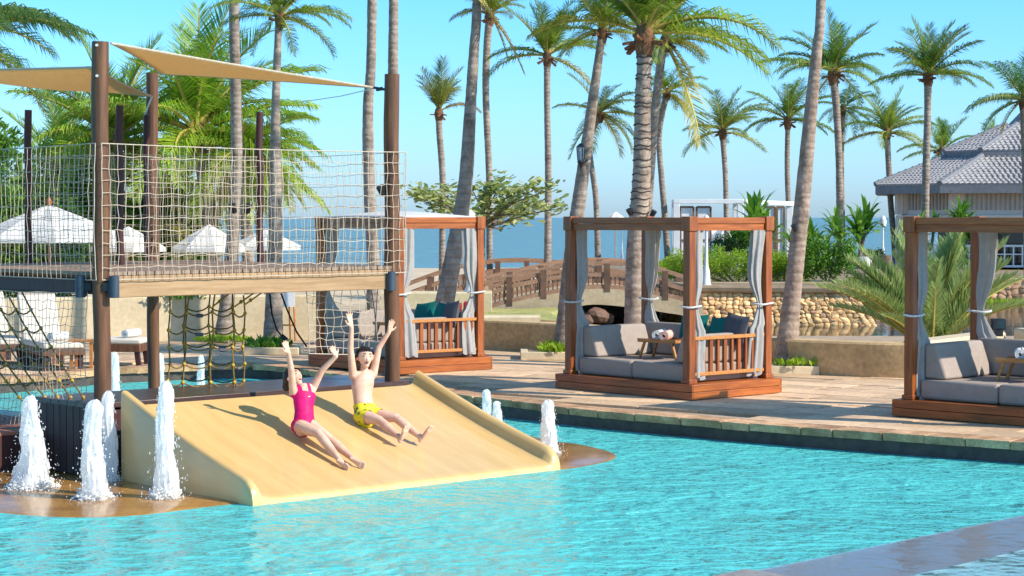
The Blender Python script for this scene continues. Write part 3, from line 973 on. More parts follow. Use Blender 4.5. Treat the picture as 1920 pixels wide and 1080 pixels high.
# cylinder lamps on the posts
def cyl_lamp(p, ax, label):
    t = thing('post_lamp', label, 'lamp', p, group='cylinder lamps on the tower posts')
    b = MB()
    b.lathe([(.046, -.105), (.05, -.10), (.05, .10), (.046, .105), (.038, .105), (.038, .09)], n=18)
    obj('lamp_body', b, M['lamp_blue'], t)
    obj('bracket', MB().box(Vector(ax) * .07, (.08, .05, .08), rz=math.atan2(ax[1], ax[0])), M['metal_dark'], t, bev=.004)
cyl_lamp(Q(151, 537, 19.08), (1, 0, 0), 'slate cylinder lamp on the left side of the tall front post')
cyl_lamp(Q(214, 538, 18.98), (-1, 0, 0), 'slate cylinder lamp on the right side of the tall front post')
cyl_lamp(Q(733, 527, 21.42), (-.9, .3, 0), 'slate cylinder lamp on the post behind the boy')

# ------------------------------------------------------------------ shade sails
def sail(name, label, A, B, C, inw=.09, sag=.10):
    A, B, C = map(Vector, (A, B, C))
    cen = (A + B + C) / 3
    n_ = 22
    idx = {}
    m = MB()
    vs = []
    for i in range(n_ + 1):
        for j in range(n_ + 1 - i):
            a, b, c = i / n_, j / n_, 1 - (i + j) / n_
            p = A * a + B * b + C * c
            k = 4 * (a * b * (1 - c) ** 2 + b * c * (1 - a) ** 2 + a * c * (1 - b) ** 2)
            w = max(0.0, 1 - 9 * a * b * c * 3)
            p = p.lerp(cen, inw * k * (1 - 18 * a * b * c if a * b * c < 1 / 18 else 0)) + Vector((0, 0, -sag * 27 * a * b * c))
            idx[i, j] = len(vs)
            vs.append(p)
    fs = []
    for i in range(n_):
        for j in range(n_ - i):
            fs.append((idx[i, j], idx[i + 1, j], idx[i, j + 1]))
            if j < n_ - i - 1:
                fs.append((idx[i + 1, j], idx[i + 1, j + 1], idx[i, j + 1]))
    m.add(vs, fs)
    t = thing(name, label, 'shade sail', A)
    o = obj('cloth', m, M['sail'], t, solid=.006); o.location = -A
    h = MB()
    for e in ([idx[i, 0] for i in range(n_ + 1)], [idx[0, j] for j in range(n_ + 1)], [idx[i, n_ - i] for i in range(n_ + 1)]):
        h.tube([vs[k] for k in e], .011, n=6)
    o = obj('hem', h, M['rope'], t); o.location = -A
    return t, A
s1, A1 = sail('shade_sail', 'long tan shade sail between the tall front post and the post by the boy', Q(208, 81, 19.15), Q(700, 164, 21.55), Q(300, 138, 24.5), .07, .04)
h = MB().tube([Q(699, 164, 21.55), Q(722, 168, 21.55)], .014, n=6)
h.tube([Q(705, 168, 21.55), Q(718, 166, 21.55)], .02, n=6)
o = obj('tie', h, M['metal_dark'], s1); o.location = -A1
h = MB().tube([Q(700, 166, 21.55), Q(640, 180, 23.5), Q(560, 192, 26)], .006, n=5)
o = obj('guy_rope', h, M['white_rope'], s1); o.location = -A1
s2, A2 = sail('shade_sail', 'tan shade sail at the left edge tied to the tall front post', Q(178, 126, 19.2), Q(286, 181, 23.6), Q(-190, 132, 24.5), .06, .10)
h = MB().tube([Q(285, 181, 23.6), Q(270, 219, 24.0)], .012, n=6)
o = obj('guy_rope', h, M['white_rope'], s2); o.location = -A2

# ------------------------------------------------------------------ water jets
def jet_mesh(name, r0, r1, seed, nb, spray, foot):
    rr = random.Random(seed)
    m = MB()
    K = 60
    def rad_at(t):
        r = r1 + (r0 - r1) * (1 - t) ** 1.35
        if t > .90:
            r *= math.sqrt(max(.03, 1 - ((t - .90) / .10) ** 2))
        return r
    off = rr.uniform(0, 50)
    # rope of rising water: vertical streaks with lumps, ragged at the top
    n_ = 44
    b = len(m.v)
    for i in range(K + 1):
        t = i / K
        for k in range(n_):
            a = 2 * PI * k / n_
            c, s = math.cos(a), math.sin(a)
            q = 1 + .26 * noise.noise(Vector((c * 1.3, s * 1.3, t * 4 + off))) + .18 * noise.noise(Vector((c * 4, s * 4, t * 5 + off))) + .10 * noise.noise(Vector((c * 11, s * 11, t * 10 + off)))
            q *= rad_at(t)
            m.v.append((q * c + .012 * math.sin(t * 7 + off), q * s, t + .02 * noise.noise(Vector((c * 3, s * 3, off + 9))) * (t > .8)))
    for i in range(K):
        for k in range(n_):
            k2 = (k + 1) % n_
            m.f.append((b + i * n_ + k, b + i * n_ + k2, b + (i + 1) * n_ + k2, b + (i + 1) * n_ + k)); m.m.append(0)
    m.f.append(tuple(b + K * n_ + k for k in range(n_))); m.m.append(0)
    for i in range(nb):
        t = rr.random() ** .9
        a = rr.uniform(0, 2 * PI)
        q = rad_at(t) * rr.uniform(.85, 1.22)
        s = rr.uniform(.0022, .0062)
        m.blob((q * math.cos(a), q * math.sin(a), t), (s, s, s * rr.uniform(1.2, 4.5)), lv=0, jit=.25, rng=rr)
    for i in range(spray):
        a = rr.uniform(0, 2 * PI); t = rr.random() ** 1.8
        q = rad_at(t) * rr.uniform(1.1, 2.3 - t * .9)
        s = rr.uniform(.0018, .0055)
        m.blob((q * math.cos(a), q * math.sin(a), t * .85 + .01), (s, s, s * rr.uniform(1, 2.6)), lv=0, rng=rr)
    # thin sheets of falling water round the foot
    for i in range(foot):
        a = rr.uniform(0, 2 * PI); q = r0 * (1 + 1.8 * rr.random() ** 2.2)
        h = .16 * rr.random() * max(0, 1.7 - q / r0)
        s = rr.uniform(.003, .0085)
        m.blob((q * math.cos(a), q * math.sin(a), h + .004), (s * 1.6, s * 1.6, s * (.5 if h < .02 else 1.6)), lv=0, jit=.35, rng=rr)
    return m.mesh(name, M['foam'], True, 60)
JV = [jet_mesh('jet_water', .15, .055, 21, 240, 340, 900), jet_mesh('jet_water', .105, .062, 22, 200, 260, 600), jet_mesh('jet_water', .085, .05, 23, 120, 90, 220)]
def jet(px, ytop, ybase, var, wide, label, z=ZW):
    b = G(px, ybase, z)
    top = Q(px, ytop, b.y)
    t = link('fountain_jet', JV[var], None, b)
    hh = top.z - b.z
    t.scale = (wide, wide, hh)
    t.rotation_euler = (0, 0, R.uniform(0, 6))
    tag(t, label, 'fountain jet', 'white water jets around the slide')
jet(60, 742, 918, 0, 1.15, 'wide foaming water jet farthest left on the tan splash pad')
jet(176, 750, 938, 1, 1.15, 'foaming water jet in front of the dark clad box, nearest the camera')
jet(205, 733, 905, 2, 1.05, 'narrow shaded water jet tucked against the left wall of the slide')
jet(311, 715, 937, 1, 1.0, 'tall foaming water jet standing before the sunlit slide side')
jet(215, 660, 742, 2, 1.0, 'short water jet in the rear pool just right of the tall front post')
jet(300, 662, 740, 2, .9, 'water jet rising behind the rear post of the tower')
jet(377, 665, 738, 2, .75, 'slim water jet seen through the hanging climbing ropes')
jet(912, 730, 800, 2, .9, 'pointed water jet just behind the right wall of the slide')
jet(932, 752, 800, 2, .8, 'shorter water jet overlapping the pointed one behind the slide')
jet(1028, 750, 852, 1, .95, 'lone thick water jet at the lower right corner of the slide')

# ------------------------------------------------------------------ cabanas
def pillow(w, h, d, n_=10):
    def f(sgn):
        def g(u, v):
            x, y = (u - .5) * 2, (v - .5) * 2
            e = max(0.0, (1 - x * x) * (1 - y * y)) ** .42
            px_ = x * w / 2 * (1 - .07 * (1 - y * y) * abs(x)); pz = y * h / 2 * (1 - .07 * (1 - x * x) * abs(y))
            return (px_, sgn * d / 2 * e, pz)
        return g
    m = MB()
    m.grid(f(-1), n_, n_)
    m.grid(f(1), n_, n_, flip=True)
    return m
def roundbox(b, c, d, rz=0):
    return b.box(c, d, rz=rz)
CL, CD = 2.52, 1.71
def make_cabana(label, seed=0):
    t = thing('daybed_cabana', label, 'cabana', (0, 0, 0), 0, 'wooden daybed cabanas along the pool')
    hx, hy = CL / 2, CD / 2
    ix, iy = hx - .17, hy - .13      # post centres
    # base boards
    for (c, d, mt) in (((0, -hy + .015, .10), (CL, .03, .19), 'teak'), ((0, hy - .015, .10), (CL, .03, .19), 'teak'), ((hx - .015, 0, .10), (.03, CD - .06, .19), 'teak_y'), ((-hx + .015, 0, .10), (.03, CD - .06, .19), 'teak_y')):
        for q in (0, 1):
            dd = (d[0], d[1], .092)
            obj('base_board', MB().box((c[0], c[1], .053 + q * .097), dd), M[mt], t, bev=.004)
    for k in range(18):
        x = -hx + .04 + (CL - .08) * (k + .5) / 18
        obj('deck_slat', MB().box((x, 0, .185), ((CL - .08) / 18 - .006, CD - .07, .022)), M['teak_y'], t, smooth=False)
    for sx in (-1, 1):
        for sy in (-1, 1):
            p = obj('post', MB().box((sx * ix, sy * iy, 1.16), (.115, .115, 1.93)), M['teak_z'], t, bev=.006)
            obj('plinth', MB().box((sx * ix, sy * iy, .225), (.15, .15, .055)), M['teak_z'], p, bev=.006)
            obj('cap', MB().box((sx * ix, sy * iy, 2.215), (.15, .15, .185)), M['teak_z'], p, bev=.006)
    for sy in (-1, 1):
        obj('beam', MB().box((0, sy * iy, 2.255), (2 * ix - .15, .10, .08)), M['teak'], t, bev=.004)
        obj('beam', MB().box((0, sy * (iy - .004), 2.17), (2 * ix - .15, .085, .084)), M['teak'], t, bev=.004)
    for sx in (-1, 1):
        obj('beam', MB().box((sx * ix, 0, 2.255), (.10, 2 * iy - .15, .08)), M['teak_y'], t, bev=.004)
        obj('beam', MB().box((sx * (ix - .004), 0, 2.17), (.085, 2 * iy - .15, .084)), M['teak_y'], t, bev=.004)
    # mattress in two halves
    for sx in (-1, 1):
        obj('mattress', MB().box((sx * .505, -.02, .315), (1.0, 1.30, .23)), M['cushion'], t, bev=.035)
    # back cushion along the rear, wedge cushions at both ends
    bc = MB().add([(-.98, .46, .435), (.98, .46, .435), (.98, .66, .435), (-.98, .66, .435), (-.98, .56, .86), (.98, .56, .86), (.98, .66, .86), (-.98, .66, .86)],
                  [(3, 2, 1, 0), (4, 5, 6, 7), (0, 1, 5, 4), (1, 2, 6, 5), (2, 3, 7, 6), (3, 0, 4, 7)])
    obj('back_cushion', bc, M['cushion'], t, bev=.03)
    for sx in (-1, 1):
        h_ = .84 if sx < 0 else .80
        bc = MB().add([(sx * .70, -.60, .435), (sx * .99, -.60, .435), (sx * .99, .45, .435), (sx * .70, .45, .435), (sx * .84, -.60, h_), (sx * .99, -.60, h_), (sx * .99, .45, h_), (sx * .84, .45, h_)],
                      [(3, 2, 1, 0), (4, 5, 6, 7), (0, 1, 5, 4), (1, 2, 6, 5), (2, 3, 7, 6), (3, 0, 4, 7)])
        if sx < 0:
            bc.f = [tuple(reversed(f)) for f in bc.f]
        obj('end_cushion', bc, M['cushion'], t, bev=.03)
    # slatted side and back rails
    for sx in (-1, 1):
        r_ = obj('side_rail', MB().box((sx * ix, 0, .765), (.07, 2 * iy - .12, .045)).box((sx * ix, 0, .31), (.06, 2 * iy - .12, .045)), M['teak_light'], t, bev=.004)
        for k in range(10):
            y = -iy + .13 + (2 * iy - .26) * k / 9
            obj('slat', MB().box((sx * ix, y, .54), (.035, .035 if k % 2 else .055, .42)), M['teak_z'], r_, smooth=False)
    r_ = obj('back_rail', MB().box((0, iy, .765), (2 * ix - .12, .07, .045)).box((0, iy, .31), (2 * ix - .12, .06, .045)), M['teak_light'], t, bev=.004)
    for k in range(14):
        x = -ix + .13 + (2 * ix - .26) * k / 13
        obj('slat', MB().box((x, iy, .54), (.055, .03, .42)), M['teak_z'], r_, smooth=False)
    # canopy
    cn = MB().grid(lambda u, v: ((u - .5) * (2 * ix - .02), (v - .5) * (2 * iy - .02), 2.235 + .03 * math.sin(PI * u) * math.sin(PI * v)), 10, 8)
    obj('canopy', cn, M['white_cloth'], t, solid=.01)
    # curtains gathered and tied at the four posts
    for ci, (sx, sy, dx, dy) in enumerate(((1, -1, -.02, .15), (-1, -1, .035, .15), (1, 1, -.02, -.16), (-1, 1, .15, -.05))):
        rr = random.Random(40 + ci + seed * 17)
        m = MB()
        nl, na = 34, 40
        zt_, zb = 2.13, .25
        ph = rr.uniform(0, 6)
        rows = []
        for i in range(nl + 1):
            t_ = i / nl
            z = zt_ + (zb - zt_) * t_
            tie = math.exp(-((z - 1.17) / .22) ** 2)
            rw = .082 * (1 - .60 * tie) + (.040 * max(0, (1.1 - z)) if z < 1.1 else 0.02 * max(0, z - 1.4))
            cx = dx * (1 - .35 * tie) + .02 * math.sin(z * (3 + ph * .4) + ph) + (dx * .18 if z < .9 else 0)
            cy = dy * (1 - .35 * tie) + .012 * math.cos(z * 4 + ph) + (dy * .18 if z < .9 else 0)
            for k in range(na):
                a = 2 * PI * k / na
                pl = 1 + .26 * math.sin(7 * a + ph + .8 * math.sin(z * 2)) + .12 * math.sin(3 * a + z * 3 + ph) + .10 * noise.noise(Vector((math.cos(a) * 2, math.sin(a) * 2, z * 3 + ph)))
                flat = (.62, 1.15) if abs(dy) > abs(dx) else (1.15, .62)
                rows.append((sx * ix + cx + rw * pl * flat[0] * math.cos(a), sy * iy + cy + rw * pl * flat[1] * math.sin(a), z + (.02 * math.sin(5 * a + ph) if i == nl else 0)))
        fs = []
        for i in range(nl):
            for k in range(na):
                k2 = (k + 1) % na
                fs.append((i * na + k, (i + 1) * na + k, (i + 1) * na + k2, i * na + k2))
        m.add(rows, fs)
        c_ = obj('curtain', m, M['curtain'], t, ang=80)
        tb = MB()
        pts = []
        for k in range(21):
            a = 2 * PI * k / 20
            pts.append((sx * ix + dx * .3 + (.085 + abs(dx) * .42) * math.cos(a), sy * iy + dy * .3 + (.085 + abs(dy) * .42) * math.sin(a), 1.17 + .008 * math.sin(2 * a)))
        tb.tube(pts, .013, n=6)
        obj('tie_band', tb, M['white_rope'], c_)
    return t
cab_spots = []
def spot(Npt, rot):
    X = Vector((math.cos(rot), math.sin(rot), 0)); Y = Vector((-math.sin(rot), math.cos(rot), 0))
    return Npt - X * CL / 2 + Y * CD / 2
r2 = rad(-48.5); c2 = spot(Vector((2.25, 24.85, 0)), r2)
r1 = rad(-53); c1 = spot(Vector((-1.66, 28.96, 0)), r1)
r3 = rad(-43.5)
X3 = Vector((math.cos(r3), math.sin(r3), 0)); Y3 = Vector((-math.sin(r3), math.cos(r3), 0))
c3 = Vector((4.39, 22.95, 0)) + X3 * CL / 2 + Y3 * CD / 2
cab2 = make_cabana('wooden daybed cabana in the middle with tied grey curtains and tray of towels')
cab2.location = c2; cab2.rotation_euler = (0, 0, r2)
cab1 = make_cabana('wooden daybed cabana behind the rope netting with a domed white canopy', 1)
cab1.location = c1; cab1.rotation_euler = (0, 0, r1)
cab3 = make_cabana('wooden daybed cabana cut off by the right edge of the picture', 2)
cab3.location = c3; cab3.rotation_euler = (0, 0, r3)
# domed canopy only on the first cabana
for ch in cab1.children:
    if ch.name.startswith('canopy'):
        ch.data = MB().grid(lambda u, v: ((u - .5) * (CL - .30), (v - .5) * (CD - .2), 2.30 + .085 * (math.sin(PI * u) * math.sin(PI * v)) ** .7), 14, 12).mesh('canopy', M['white_cloth'])

def cab_item(c, r, x, y, z):
    return Vector(c) + Matrix.Rotation(r, 3, 'Z') @ Vector((x, y, 0)) + Vector((0, 0, z))
PIL = {'teal': pillow(.48, .40, .17).mesh('pillow', M['teal']), 'dark': pillow(.48, .42, .17).mesh('pillow', M['cushion_dark']), 'stripe': pillow(.50, .28, .14).mesh('pillow', M['stripe'])}
def put_pillow(kind, c, r, x, y, z, rz, tilt, label):
    o = link('pillow', PIL[kind], None, cab_item(c, r, x, y, z))
    o.rotation_euler = Euler((rad(tilt), rad(R.uniform(-8, 8)), r + rad(rz)), 'XYZ')
    tag(o, label, 'pillow', 'scatter pillows on the daybeds')
for (c, r, w) in ((c2, r2, 'middle'), (c1, r1, 'netted'), (c3, r3, 'right-hand')):
    put_pillow('teal', c, r, .08, .42, .80, 5, -20, 'plain teal pillow farther from the side rail of the %s cabana' % w)
    put_pillow('teal', c, r, .60, .40, .80, -6, -18, 'plain teal pillow nearer the side rail of the %s cabana' % w)
    put_pillow('dark', c, r, .90, .34, .83, -12, -14, 'charcoal pillow in the corner of the %s cabana' % w)
    put_pillow('stripe', c, r, .25, .26, .575, 3, -24, 'teal and white striped lumbar pillow in the %s cabana' % w)
# tray tables with rolled towels
def tray(label):
    t = thing('tray_table', label, 'tray table', (0, 0, 0), 0, 'teak tray tables on the daybeds')
    obj('tray_top', MB().box((0, 0, .232), (.62, .36, .03)), M['teak_light'], t, bev=.004)
    for sy in (-1, 1):
        obj('rim', MB().box((0, sy * .175, .252), (.62, .02, .03)), M['teak_light'], t)
    for sx in (-1, 1):
        for sy in (-1, 1):
            obj('leg', MB().bar((sx * .22, sy * .14, .22), (sx * .30, sy * .15, 0), .03, .03), M['teak_light'], t, smooth=False)
    return t
def towel_mesh(mt):
    m = MB()
    L_ = .36
    sp_ = []
    for k in range(64):
        a = k / 63 * 2 * PI * 3.2
        r_ = .020 + .045 * k / 63
        sp_.append((r_ * math.cos(a), r_ * math.sin(a)))
    for e, (y0, y1) in enumerate(((-L_ / 2, L_ / 2),)):
        vs = [(x, y0, z) for x, z in sp_] + [(x, y1, z) for x, z in sp_]
        q = len(sp_)
        m.add(vs, [(i, i + 1, q + i + 1, q + i) for i in range(q - 1)])
    me = m.mesh('towel', mt, True, 80)
    return me
TW_ = towel_mesh(M['towel']); TWP = towel_mesh(M['towel_pink'])
def towel(p, rz, label, me=None):
    o = link('rolled_towel', me or TW_, None, p, rz)
    s_ = o.modifiers.new('solid', 'SOLIDIFY'); s_.thickness = .012; s_.offset = 0
    tag(o, label, 'rolled towel', 'rolled towels')
tt = None
for (c, r, w) in ((c2, r2, 'middle'), (c1, r1, 'netted'), (c3, r3, 'right-hand')):
    p = cab_item(c, r, .05, -.10, .432)
    lab = 'small folding teak tray table on the mattress of the %s cabana' % w
    if tt is None:
        tt = tray(lab); tt.location = p; tt.rotation_euler = (0, 0, r + rad(8))
    else:
        dup(tt, p, r + rad(8), lab)
    towel(cab_item(c, r, -.05, -.09, .432 + .315), r + rad(30), 'white rolled towel on the left of the tray in the %s cabana' % w)
    towel(cab_item(c, r, .10, -.11, .432 + .315), r + rad(30), 'rolled towel on the right of the tray in the %s cabana' % w, TWP)

# ------------------------------------------------------------------ low walls
def low_wall(name, label, pts, z0, h, th, mt, cap=0.0):
    P = catmull([(p[0], p[1], 0) for p in pts], 4) if len(pts) > 2 else [Vector((p[0], p[1], 0)) for p in pts]
    t = thing(name, label, 'low wall', P[0] + Vector((0, 0, z0)))
    m = MB()
    for i, p in enumerate(P):
        d = (P[min(i + 1, len(P) - 1)] - P[max(i - 1, 0)]).normalized()
        nn = Vector((-d.y, d.x, 0))
        for (o_, z) in ((0, z0), (0, z0 + h - .03), (.025, z0 + h), (th - .025, z0 + h), (th, z0 + h - .03), (th, z0)):
            q = p + nn * o_
            m.v.append((q.x, q.y, z))
    for i in range(len(P) - 1):
        for k in range(5):
            a = i * 6 + k
            m.f.append((a, a + 6, a + 7, a + 1)); m.m.append(0)
    m.f.append((0, 1, 2, 3, 4, 5)); m.m.append(0)
    e = (len(P) - 1) * 6
    m.f.append((e + 5, e + 4, e + 3, e + 2, e + 1, e)); m.m.append(0)
    m.f = [tuple(reversed(f)) for f in m.f]
    o = obj('wall', m, mt, t); o.location = -(P[0] + Vector((0, 0, z0)))
    return t
low_wall('garden_wall', 'long curved sand coloured low wall behind the cabanas', [(-3.2, 36.4), (-1.8, 35.6), (-.5, 34.6), (.9, 33.3), (2.4, 31.2), (3.77, 29.5), (5.0, 28.6), (5.9, 28.25)], -.6, 1.10, .4, M['plaster'])
low_wall('garden_wall', 'short sand coloured wall turning back behind the feathery date palm', [(5.93, 28.27), (7.6, 30.6)], -.6, 1.135, .4, M['plaster_lt'])
low_wall('garden_wall', 'sand coloured low wall beyond the right hand cabana', [(7.7, 30.5), (8.5, 27.2), (9.8, 25)], -.6, 1.2, .4, M['plaster_lt'])
low_wall('garden_wall', 'tall cream wall behind the loungers and the hanging ropes', [(-11, 35.5), (-7.4, 37.0), (-5.5, 37.6), (-3.4, 37.9)], -.6, 1.42, .4, M['plaster_lt'])
low_wall('garden_wall', 'flat cream ledge wall left of the arched bridge', [(-2.4, 38.6), (.55, 38.6)], -.6, .98, .5, M['plaster_lt'])
low_wall('garden_wall', 'pale cream terrace wall under the white lamp post behind the domed cabana', [(-2.9, 44.0), (-.45, 44.0)], -.6, 1.24, .8, M['plaster_lt'])

# ------------------------------------------------------------------ foliage builders
def leaf_cloud(m, c, rad3, n_, size, rr, strap=0.0, shell=.35):
    c = Vector(c)
    for i in range(n_):
        d = Vector((rr.gauss(0, 1), rr.gauss(0, 1), rr.gauss(0, 1))).normalized()
        q = shell + (1 - shell) * rr.random()
        bump = 1 + .28 * noise.noise(d * 2.3 + c)
        p = c + Vector((d.x * rad3[0], d.y * rad3[1], d.z * rad3[2])) * q * bump
        s = size * rr.uniform(.6, 1.3)
        ax = (d * .5 + Vector((rr.gauss(0, .7), rr.gauss(0, .7), rr.gauss(.3, .5)))).normalized()
        sd_ = ax.cross(Vector((rr.gauss(0, 1), rr.gauss(0, 1), rr.gauss(0, 1)))).normalized()
        w = s * .36
        up = ax.cross(sd_)
        m.add([p - ax * s * .5, p + sd_ * w * .5 - ax * .05 * s, p + ax * s * .5 - up * s * .12, p - sd_ * w * .5 - ax * .05 * s], [(0, 1, 2, 3)])
def bush(name, label, cat, base_, lobes, size, dens, mt, seed, stem=True, group=None):
    rr = random.Random(seed)
    b = Vector(base_)
    t = thing(name, label, cat, b, group=group)
    m = MB()
    for (x, y, z, rx, ry, rz_) in lobes:
        leaf_cloud(m, (x, y, z), (rx, ry, rz_), int(dens * (rx * rz_ + .05)), size, rr)
    obj('foliage', m, M[mt], t, smooth=False)
    if stem:
        s = MB()
        for (x, y, z, rx, ry, rz_) in lobes:
            s.tube([(x * .15, y * .15, -.02), (x * .6, y * .6, z * .5), (x, y, z)], [.035, .025, .01], n=5)
        obj('stem', s, M['bark'], t)
    return t

# palms ---------------------------------------------------------------
def frond_mesh(e0, bend, hang, seed, nl=68, lw=.0135, ll=.29, name='frond', mt='frond', v=.3, one=0.0):
    rr = random.Random(seed)
    K = 16
    P = [Vector((0, 0, 0))]; T = []
    sway = rr.uniform(-.42, .42)
    for i in range(K):
        t = (i + .5) / K
        e = rad(e0 - bend * t ** 1.35)
        d = Vector((math.cos(e), sway * t, math.sin(e))).normalized()
        T.append(d)
        P.append(P[-1] + d / K)
    T.append(T[-1])
    m = MB()
    m.tube(P, [.019 * (1 - .88 * i / K) + .001 for i in range(K + 1)], n=4, mi=1)
    for i in range(nl):
        t = .14 + .86 * (i + .5) / nl
        f = t * K
        i0 = min(int(f), K - 1)
        p = P[i0].lerp(P[i0 + 1], f - i0)
        tan = T[i0]
        side = tan.cross(Vector((0, 0, 1)))
        if side.length < .1:
            side = Vector((0, -1, 0))
        side.normalize()
        up = side.cross(tan).normalized()
        for s in (-1, 1):
            if rr.random() < .10 + .12 * (noise.noise(Vector((t * 9, seed, s))) > .15):
                continue
            l = ll * (.35 + .65 * math.sin(PI * min(1, .18 + .78 * t)) ** .7) * rr.uniform(.62, 1.15)
            if t > .88:
                l *= .8
            d = (side * s * (.85 - .25 * t) + tan * (.38 + .55 * t) + up * (v + rr.uniform(-.14, .14))).normalized()
            p1 = p + d * l * .5
            d2 = (d + Vector((0, 0, -hang * rr.uniform(.6, 1.4)))).normalized()
            p2 = p1 + d2 * l * .55
            w = tan * lw * .5 * rr.uniform(.8, 1.2)
            m.add([p - w * .6, p + w * .6, p1 + w, p1 - w, p2], [(0, 1, 2, 3), (3, 2, 4)])
    return m.mesh(name, [M[mt], M['petiole']], False)
ELEV = [(84, 20, .08), (66, 34, .35), (46, 46, .8), (26, 52, 1.25), (6, 50, 1.5), (-18, 48, 1.5), (-48, 32, 1.1), (-72, 14, .6)]
FR_ = {}
for i, (e0, bd, hg) in enumerate(ELEV):
    FR_[i] = [frond_mesh(e0, bd * f_, hg, 100 + i * 5 + k_) for k_, f_ in enumerate((.65, .85, 1.0, 1.15, 1.35))]
GREEN = (1, 1, 1, 1)
def scars(t, tr_pts, tr_r):
    for k in range(24):
        i = int(len(tr_pts) * (.46 + .52 * (k + R.uniform(-.35, .35)) / 24))
        p, q = tr_pts[i], tr_r[i]
        b = MB(); a0 = R.uniform(0, 6)
        pts = [(p.x + q * 1.012 * math.cos(a0 + a * 5.4 / 18), p.y + q * 1.012 * math.sin(a0 + a * 5.4 / 18), p.z + .012 * math.sin(a * 1.1 + k)) for a in range(19)]
        b.tube(pts, [.002] + [.0085 + .004 * R.random()] * 17 + [.002], n=6)
        obj('leaf_scar', b, M['bark_dark'], t)
def palm(label, Y, pts, crown_px, tone=(1, 1, 1), base_z=None, n_f=24, emin=-40, emax=84, seed=0, lean=0.0, fl=True, tw=(1, 1, 1), extra=(), wind=0.35, dead=0):
    rr = random.Random(seed + 500)
    bz = ZL - .05 if base_z is None else base_z
    W = [(Q(px, py, Y), w * Y / F) for px, py, w in pts]
    p0, p1 = W[0][0], W[1][0]
    if p0.z > bz + .03:
        k = (p0.z - bz) / max(p1.z - p0.z, .1)
        pb = p0 - (p1 - p0) * k * .8
        pb.z = bz
        W.insert(0, (pb, W[0][1] * 1.12))
    base_ = W[0][0].copy()
    t = thing('palm_tree', label, 'palm tree', base_, group='coconut palms')
    ptsl = [p - base_ for p, w in W]
    if lean:
        for q in ptsl:
            q.y += lean * (q.z / max(ptsl[-1].z, 1)) ** 2
    cv = catmull(ptsl, 8)
    ws = [w for p, w in W]
    rs = []
    for i in range(len(cv)):
        f = i / 8
        i0 = min(int(f), len(ws) - 2)
        r_ = (ws[i0] + (ws[i0 + 1] - ws[i0]) * (f - i0)) / 2
        rs.append(r_)
    # resample finely so that the ring scars are real relief
    tot = [0]
    for i in range(1, len(cv)):
        tot.append(tot[-1] + (cv[i] - cv[i - 1]).length)
    step = max(.055, tot[-1] / 150)
    P2, R2 = [], []
    s_ = 0; i = 0; kk = 0
    while s_ < tot[-1]:
        while i < len(tot) - 2 and tot[i + 1] < s_:
            i += 1
        q = (s_ - tot[i]) / max(tot[i + 1] - tot[i], 1e-6)
        P2.append(cv[i].lerp(cv[i + 1], q))
        ring = (1.018, .996, .99)[kk % 3] if rr.random() < .75 else 1.0
        R2.append((rs[i] + (rs[min(i + 1, len(rs) - 1)] - rs[i]) * q) * ring * (1 + .03 * rr.uniform(-1, 1)) * (1 + .35 * math.exp(-s_ / .35)))
        s_ += step; kk += 1
    tr = obj('trunk', MB().tube(P2, R2, n=12), M['trunk'], t, ang=80)
    tr.color = (*tw, 1)
    if label.startswith('stoutest'):
        scars(t, P2, R2)
    top = cv[-1]
    rt = rs[-1]
    CRr = crown_px * Y / F
    b = MB()
    b.lathe([(rt * .9, -CRr * .16), (rt * 1.2, -CRr * .08), (rt * 1.35, 0), (rt * 1.0, CRr * .07), (rt * .4, CRr * .12)], n=12, c=top, wob=lambda a, z: 1 + .25 * noise.noise(Vector((math.cos(a) * 3, math.sin(a) * 3, z * 5))))
    for k in range(9):
        a = rr.uniform(0, 2 * PI)
        q = Vector((math.cos(a), math.sin(a), 0))
        b.bar(top + q * rt * .8 + Vector((0, 0, -CRr * .03)), top + q * (rt * 1.5 + CRr * .07) + Vector((0, 0, -CRr * rr.uniform(-.02, .12))), CRr * .035, CRr * .02)
    obj('crown_base', b, M['fibre'], t, ang=50)
    ga = rr.uniform(0, 6)
    specs = []
    for k in range(n_f):
        f = (k + .5) / n_f
        e = emax + (emin - emax) * f ** 1.1 + rr.uniform(-15, 15)
        a = ga + k * 2.39996 + rr.uniform(-.55, .55)
        specs.append((a, e, rr.uniform(.68, 1.12) * (1 - .16 * max(0, e - 50) / 40), None))
    specs += [(rad(a), e, s, c) for a, e, s, c in extra]
    for (a, e, s, c) in specs:
        if wind:
            dx, dy = math.cos(a), math.sin(a)
            a = math.atan2(dy, dx + wind)
        i = min(range(len(ELEV)), key=lambda q: abs(ELEV[q][0] - e))
        o = link('frond', FR_[i][rr.randrange(5)], t, top + Vector((0, 0, CRr * .03)))
        o.rotation_euler = Euler((0, rad(ELEV[i][0] - e) * .8, a), 'XYZ')
        o.scale = (CRr * s,) * 3
        age = max(0, min(1, (30 - e) / 90))
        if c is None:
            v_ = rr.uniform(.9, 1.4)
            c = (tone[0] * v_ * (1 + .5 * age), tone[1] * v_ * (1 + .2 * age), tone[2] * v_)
            if age > .35 and rr.random() < .22:
                c = (2.6, 1.3, 1.2)
        o.color = (*c, 1)
    return t
BROWN = (2.2, .9, 1.6)
YEL = (2.6, 1.35, .6)
WARM = (1.5, 1.1, 1.0)
COOL = (.8, .95, 1.3)
